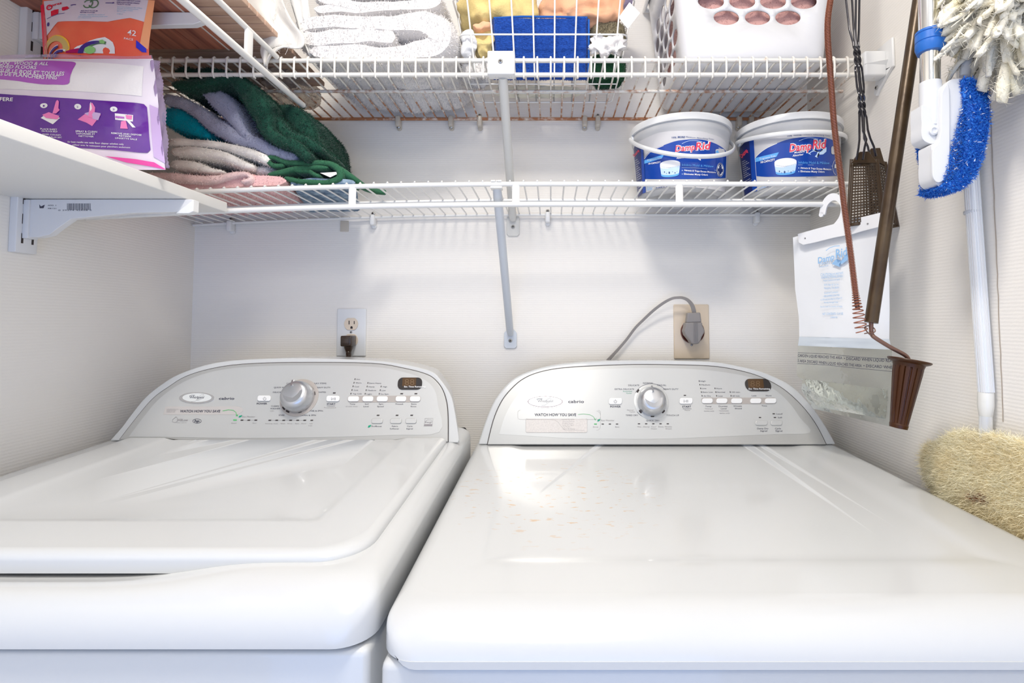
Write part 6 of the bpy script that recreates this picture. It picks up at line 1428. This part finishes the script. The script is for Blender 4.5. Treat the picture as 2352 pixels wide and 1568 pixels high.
zt = zz(90, 0, 8.711); nT = Vector((0.06, -1, 0.0)).normalized(); fT = plane_hit(Vector((-0.73, 0.806, 0.3)), nT)
tb = thing('detergent_bag', (-0.73, 0.806, HB_), 'orange bag of laundry detergent pods standing behind the purple pad pack', 'package')
TL_ = [(98,-6),(97,14),(101,60),(103,140),(110,250),(118,372)]; TR_ = [(354,-6),(352,10),(346,60),(342,110),(345,250),(348,372)]
def resample(c, n=24):
    vs = [c[0][1]+(c[-1][1]-c[0][1])*i/n for i in range(n+1)]; xp = [q[1] for q in c]; fp = [q[0] for q in c]
    return [(float(np.interp(v, xp, fp)), v) for v in vs]
TL_, TR_ = resample(TL_), resample(TR_)
def tw(s, t): return 0.012+0.018*t+0.002*noise.noise(Vector((s*6, t*6, 7)))
orange = mat('orange_film', (0.95, 0.13, 0.075), 0.22, coat=0.5, bump=0.25, bscale=25, bdist=0.004, col2=(0.95, 0.21, 0.10), vscale=12, vthr=(0.35, 0.65))
tbody = pouch(tb, 'bag_body', orange, (TL_, TR_), fT, nT, tw, 0.008)
def onT(off):
    def f(u, v):
        t = min(max((v+6)/378, 0), 1); l = interp(TL_, t); r = interp(TR_, t); s = min(max((u-l[0])/(r[0]-l[0]), 0), 1); e = (max(0, 1-(2*s-1)**4)*max(0, 1-(2*t-1)**4))
        return fT(u, v)+nT*(tw(s, t)*e+off)
    return f
h0, h1_, h2, h3 = onT(0.0006), onT(0.0010), onT(0.0014), onT(0.0018)
TM = [mat('off_white_film', (0.78, 0.70, 0.74), 0.3), mat('scarlet_film', (0.85, 0.02, 0.06), 0.25, coat=0.4), mat('olive_yellow_print', (0.66, 0.48, 0.16), 0.4), mat('indigo_print', (0.06, 0.03, 0.25), 0.4), WHITE, mat('light_green_print', (0.30, 0.65, 0.22), 0.3), mat('sky_blue_print', (0.35, 0.62, 0.80), 0.5), mat('crimson_print', (0.45, 0.0, 0.12), 0.4), mat('pale_orange_film', (0.98, 0.42, 0.20), 0.3), mat('bright_blue_print', (0.03, 0.03, 0.62), 0.3), mat('dull_green_print', (0.12, 0.25, 0.12), 0.4), mat('yellow_edge', (1.0, 0.55, 0.05), 0.4)]
mb = MB(); Z = lambda pts: [zt(*q) for q in pts]
band(mb, h0, Z([(100,30),(300,20),(500,-20),(1200,-30),(2200,-40)]), Z([(215,760),(330,680),(500,520),(1000,512),(1500,528),(1900,425),(2140,470)]), 30, 8, 0)
band(mb, h1_, Z([(40,120),(80,90),(110,110)]), Z([(95,1190),(180,1190),(300,1190)]), 4, 16, 1)
band(mb, h1_, Z([(2205,-40),(2330,-40)]), Z([(2080,960),(2190,1000)]), 4, 14, 8)
disc(mb, h2, Z([(2035,870),(2170,990),(2175,1070),(2120,1085),(2035,1020)]), 9)
def ringb(fn, cx, cy, ax_, ay, bx, by, a0, a1, mi):
    n = 28; band(mb, fn, [zt(cx+ax_*math.cos(math.radians(a0+(a1-a0)*i/n)), cy+ay*math.sin(math.radians(a0+(a1-a0)*i/n))) for i in range(n+1)], [zt(cx+bx*math.cos(math.radians(a0+(a1-a0)*i/n)), cy+by*math.sin(math.radians(a0+(a1-a0)*i/n))) for i in range(n+1)], n, 2, mi)
ringb(h1_, 480, 1090, 335, 295, 305, 265, 150, 380, 11); ringb(h1_, 480, 1090, 320, 280, 200, 165, 150, 380, 2)
ringb(h2, 600, 1330, 290, 320, 235, 290, 190, 265, 4); ringb(h3, 600, 1330, 270, 300, 215, 250, 190, 265, 3)
ringb(h2, 660, 1370, 260, 260, 215, 225, 195, 290, 4); ringb(h3, 660, 1370, 245, 245, 205, 190, 195, 280, 3)
disc(mb, h1_, Z([(750,1150),(850,1115),(1000,1090),(1100,1190),(745,1190)]), 7)
disc(mb, h1_, Z([(900,1185),(905,1090),(960,1050),(1080,1010),(1200,930),(1330,880),(1480,855),(1560,900),(1640,960),(1680,1060),(1690,1190)]), 4)
ringb(h2, 1330, 1200, 340, 270, 235, 200, 180, 280, 3); ringb(h2, 1420, 1200, 290, 260, 260, 200, 215, 290, 10)
disc(mb, h3, [zt(1220+105*math.cos(t_/4), 1130+80*math.sin(t_/4)) for t_ in range(25)], 5); disc(mb, h3, Z([(1370,930),(1440,912),(1495,950),(1490,1000),(1400,985)]), 5)
disc(mb, h2, Z([(300,270),(380,245),(470,240),(480,345),(320,380)]), 1); disc(mb, h2, Z([(540,200),(640,180),(690,225),(650,260),(570,285),(540,250)]), 1)
ringb(h2, 250, 180, 70, 60, 45, 35, 0, 360, 1); mb.text('Ouvrez', h2, *zt(190, 200), 7, 38, mi=1, rot=0.25, bold=0.02)
fline(mb, h2, Z([(215,418),(330,385),(470,352),(620,340)]), 1.0, 3); fline(mb, h2, Z([(700,158),(760,140),(800,140)]), 2.0, 3)
fline(mb, h2, Z([(1380,98),(1530,98)]), 1.6, 3); disc(mb, h2, Z([(1525,75),(1560,98),(1525,120)]), 3)
disc(mb, h2, [zt(258+32*math.cos(t_/3), 538+42*math.sin(t_/3)) for t_ in range(19)], 3)
for cx_ in (1040, 1150): ringb(h2, cx_, 120, 95, 105, 75, 80, -160, 160, 10)
for t, x, y, w_, h, mi in (('CAUTION DOES NOT CLOSE',1590,50,460,30,3),('REFER ALWAYS BEFORE OPENING',1600,100,440,30,3),('FACILITY CLOSE',1615,142,260,28,3),('Tenir hors de portee des enfants',1625,195,480,22,6),('fermer immediatement',1635,232,400,22,6),('apres usage unique',1640,270,300,22,6),('toujours',1650,310,150,22,6),('eviter',1655,360,120,22,6),
        ('ADD PACS TO DRUM',932,300,326,26,3),('BEFORE CLOTHES',932,338,280,24,3),('Ajouter capsules au tambour',925,385,500,24,6),('les vetements directement avec',915,425,575,24,6),('les vetements',905,458,265,20,6),('42',1890,790,140,110,4),('PACS',1840,890,150,40,4)):
    u, v = zt(x, y); mb.text(t, h2, u, v, h/8.711, w_/8.711, mi=mi, rot=-0.03 if x > 1500 else 0, bold=0.01)
mb.build('bag_print', TM, tbody, smooth=True, angle=180)

# ---------------------------------------------------------------- closet lamp above, out of frame
cl = thing('ceiling_lamp', (-0.12, 0.30, CZ-0.05), 'round white ceiling lamp above the closet, outside the photo', 'lamp')
MB().lathe([(0.17, 0.05), (0.17, 0.035), (0.16, 0.03), (0.155, 0.05)], (-0.12, 0.30, CZ-0.05), n=48).build('lamp_base', white_plastic, cl)
bpy.context.view_layer.update()
for o in C.objects:
    if '_o' in o: del o['_o']
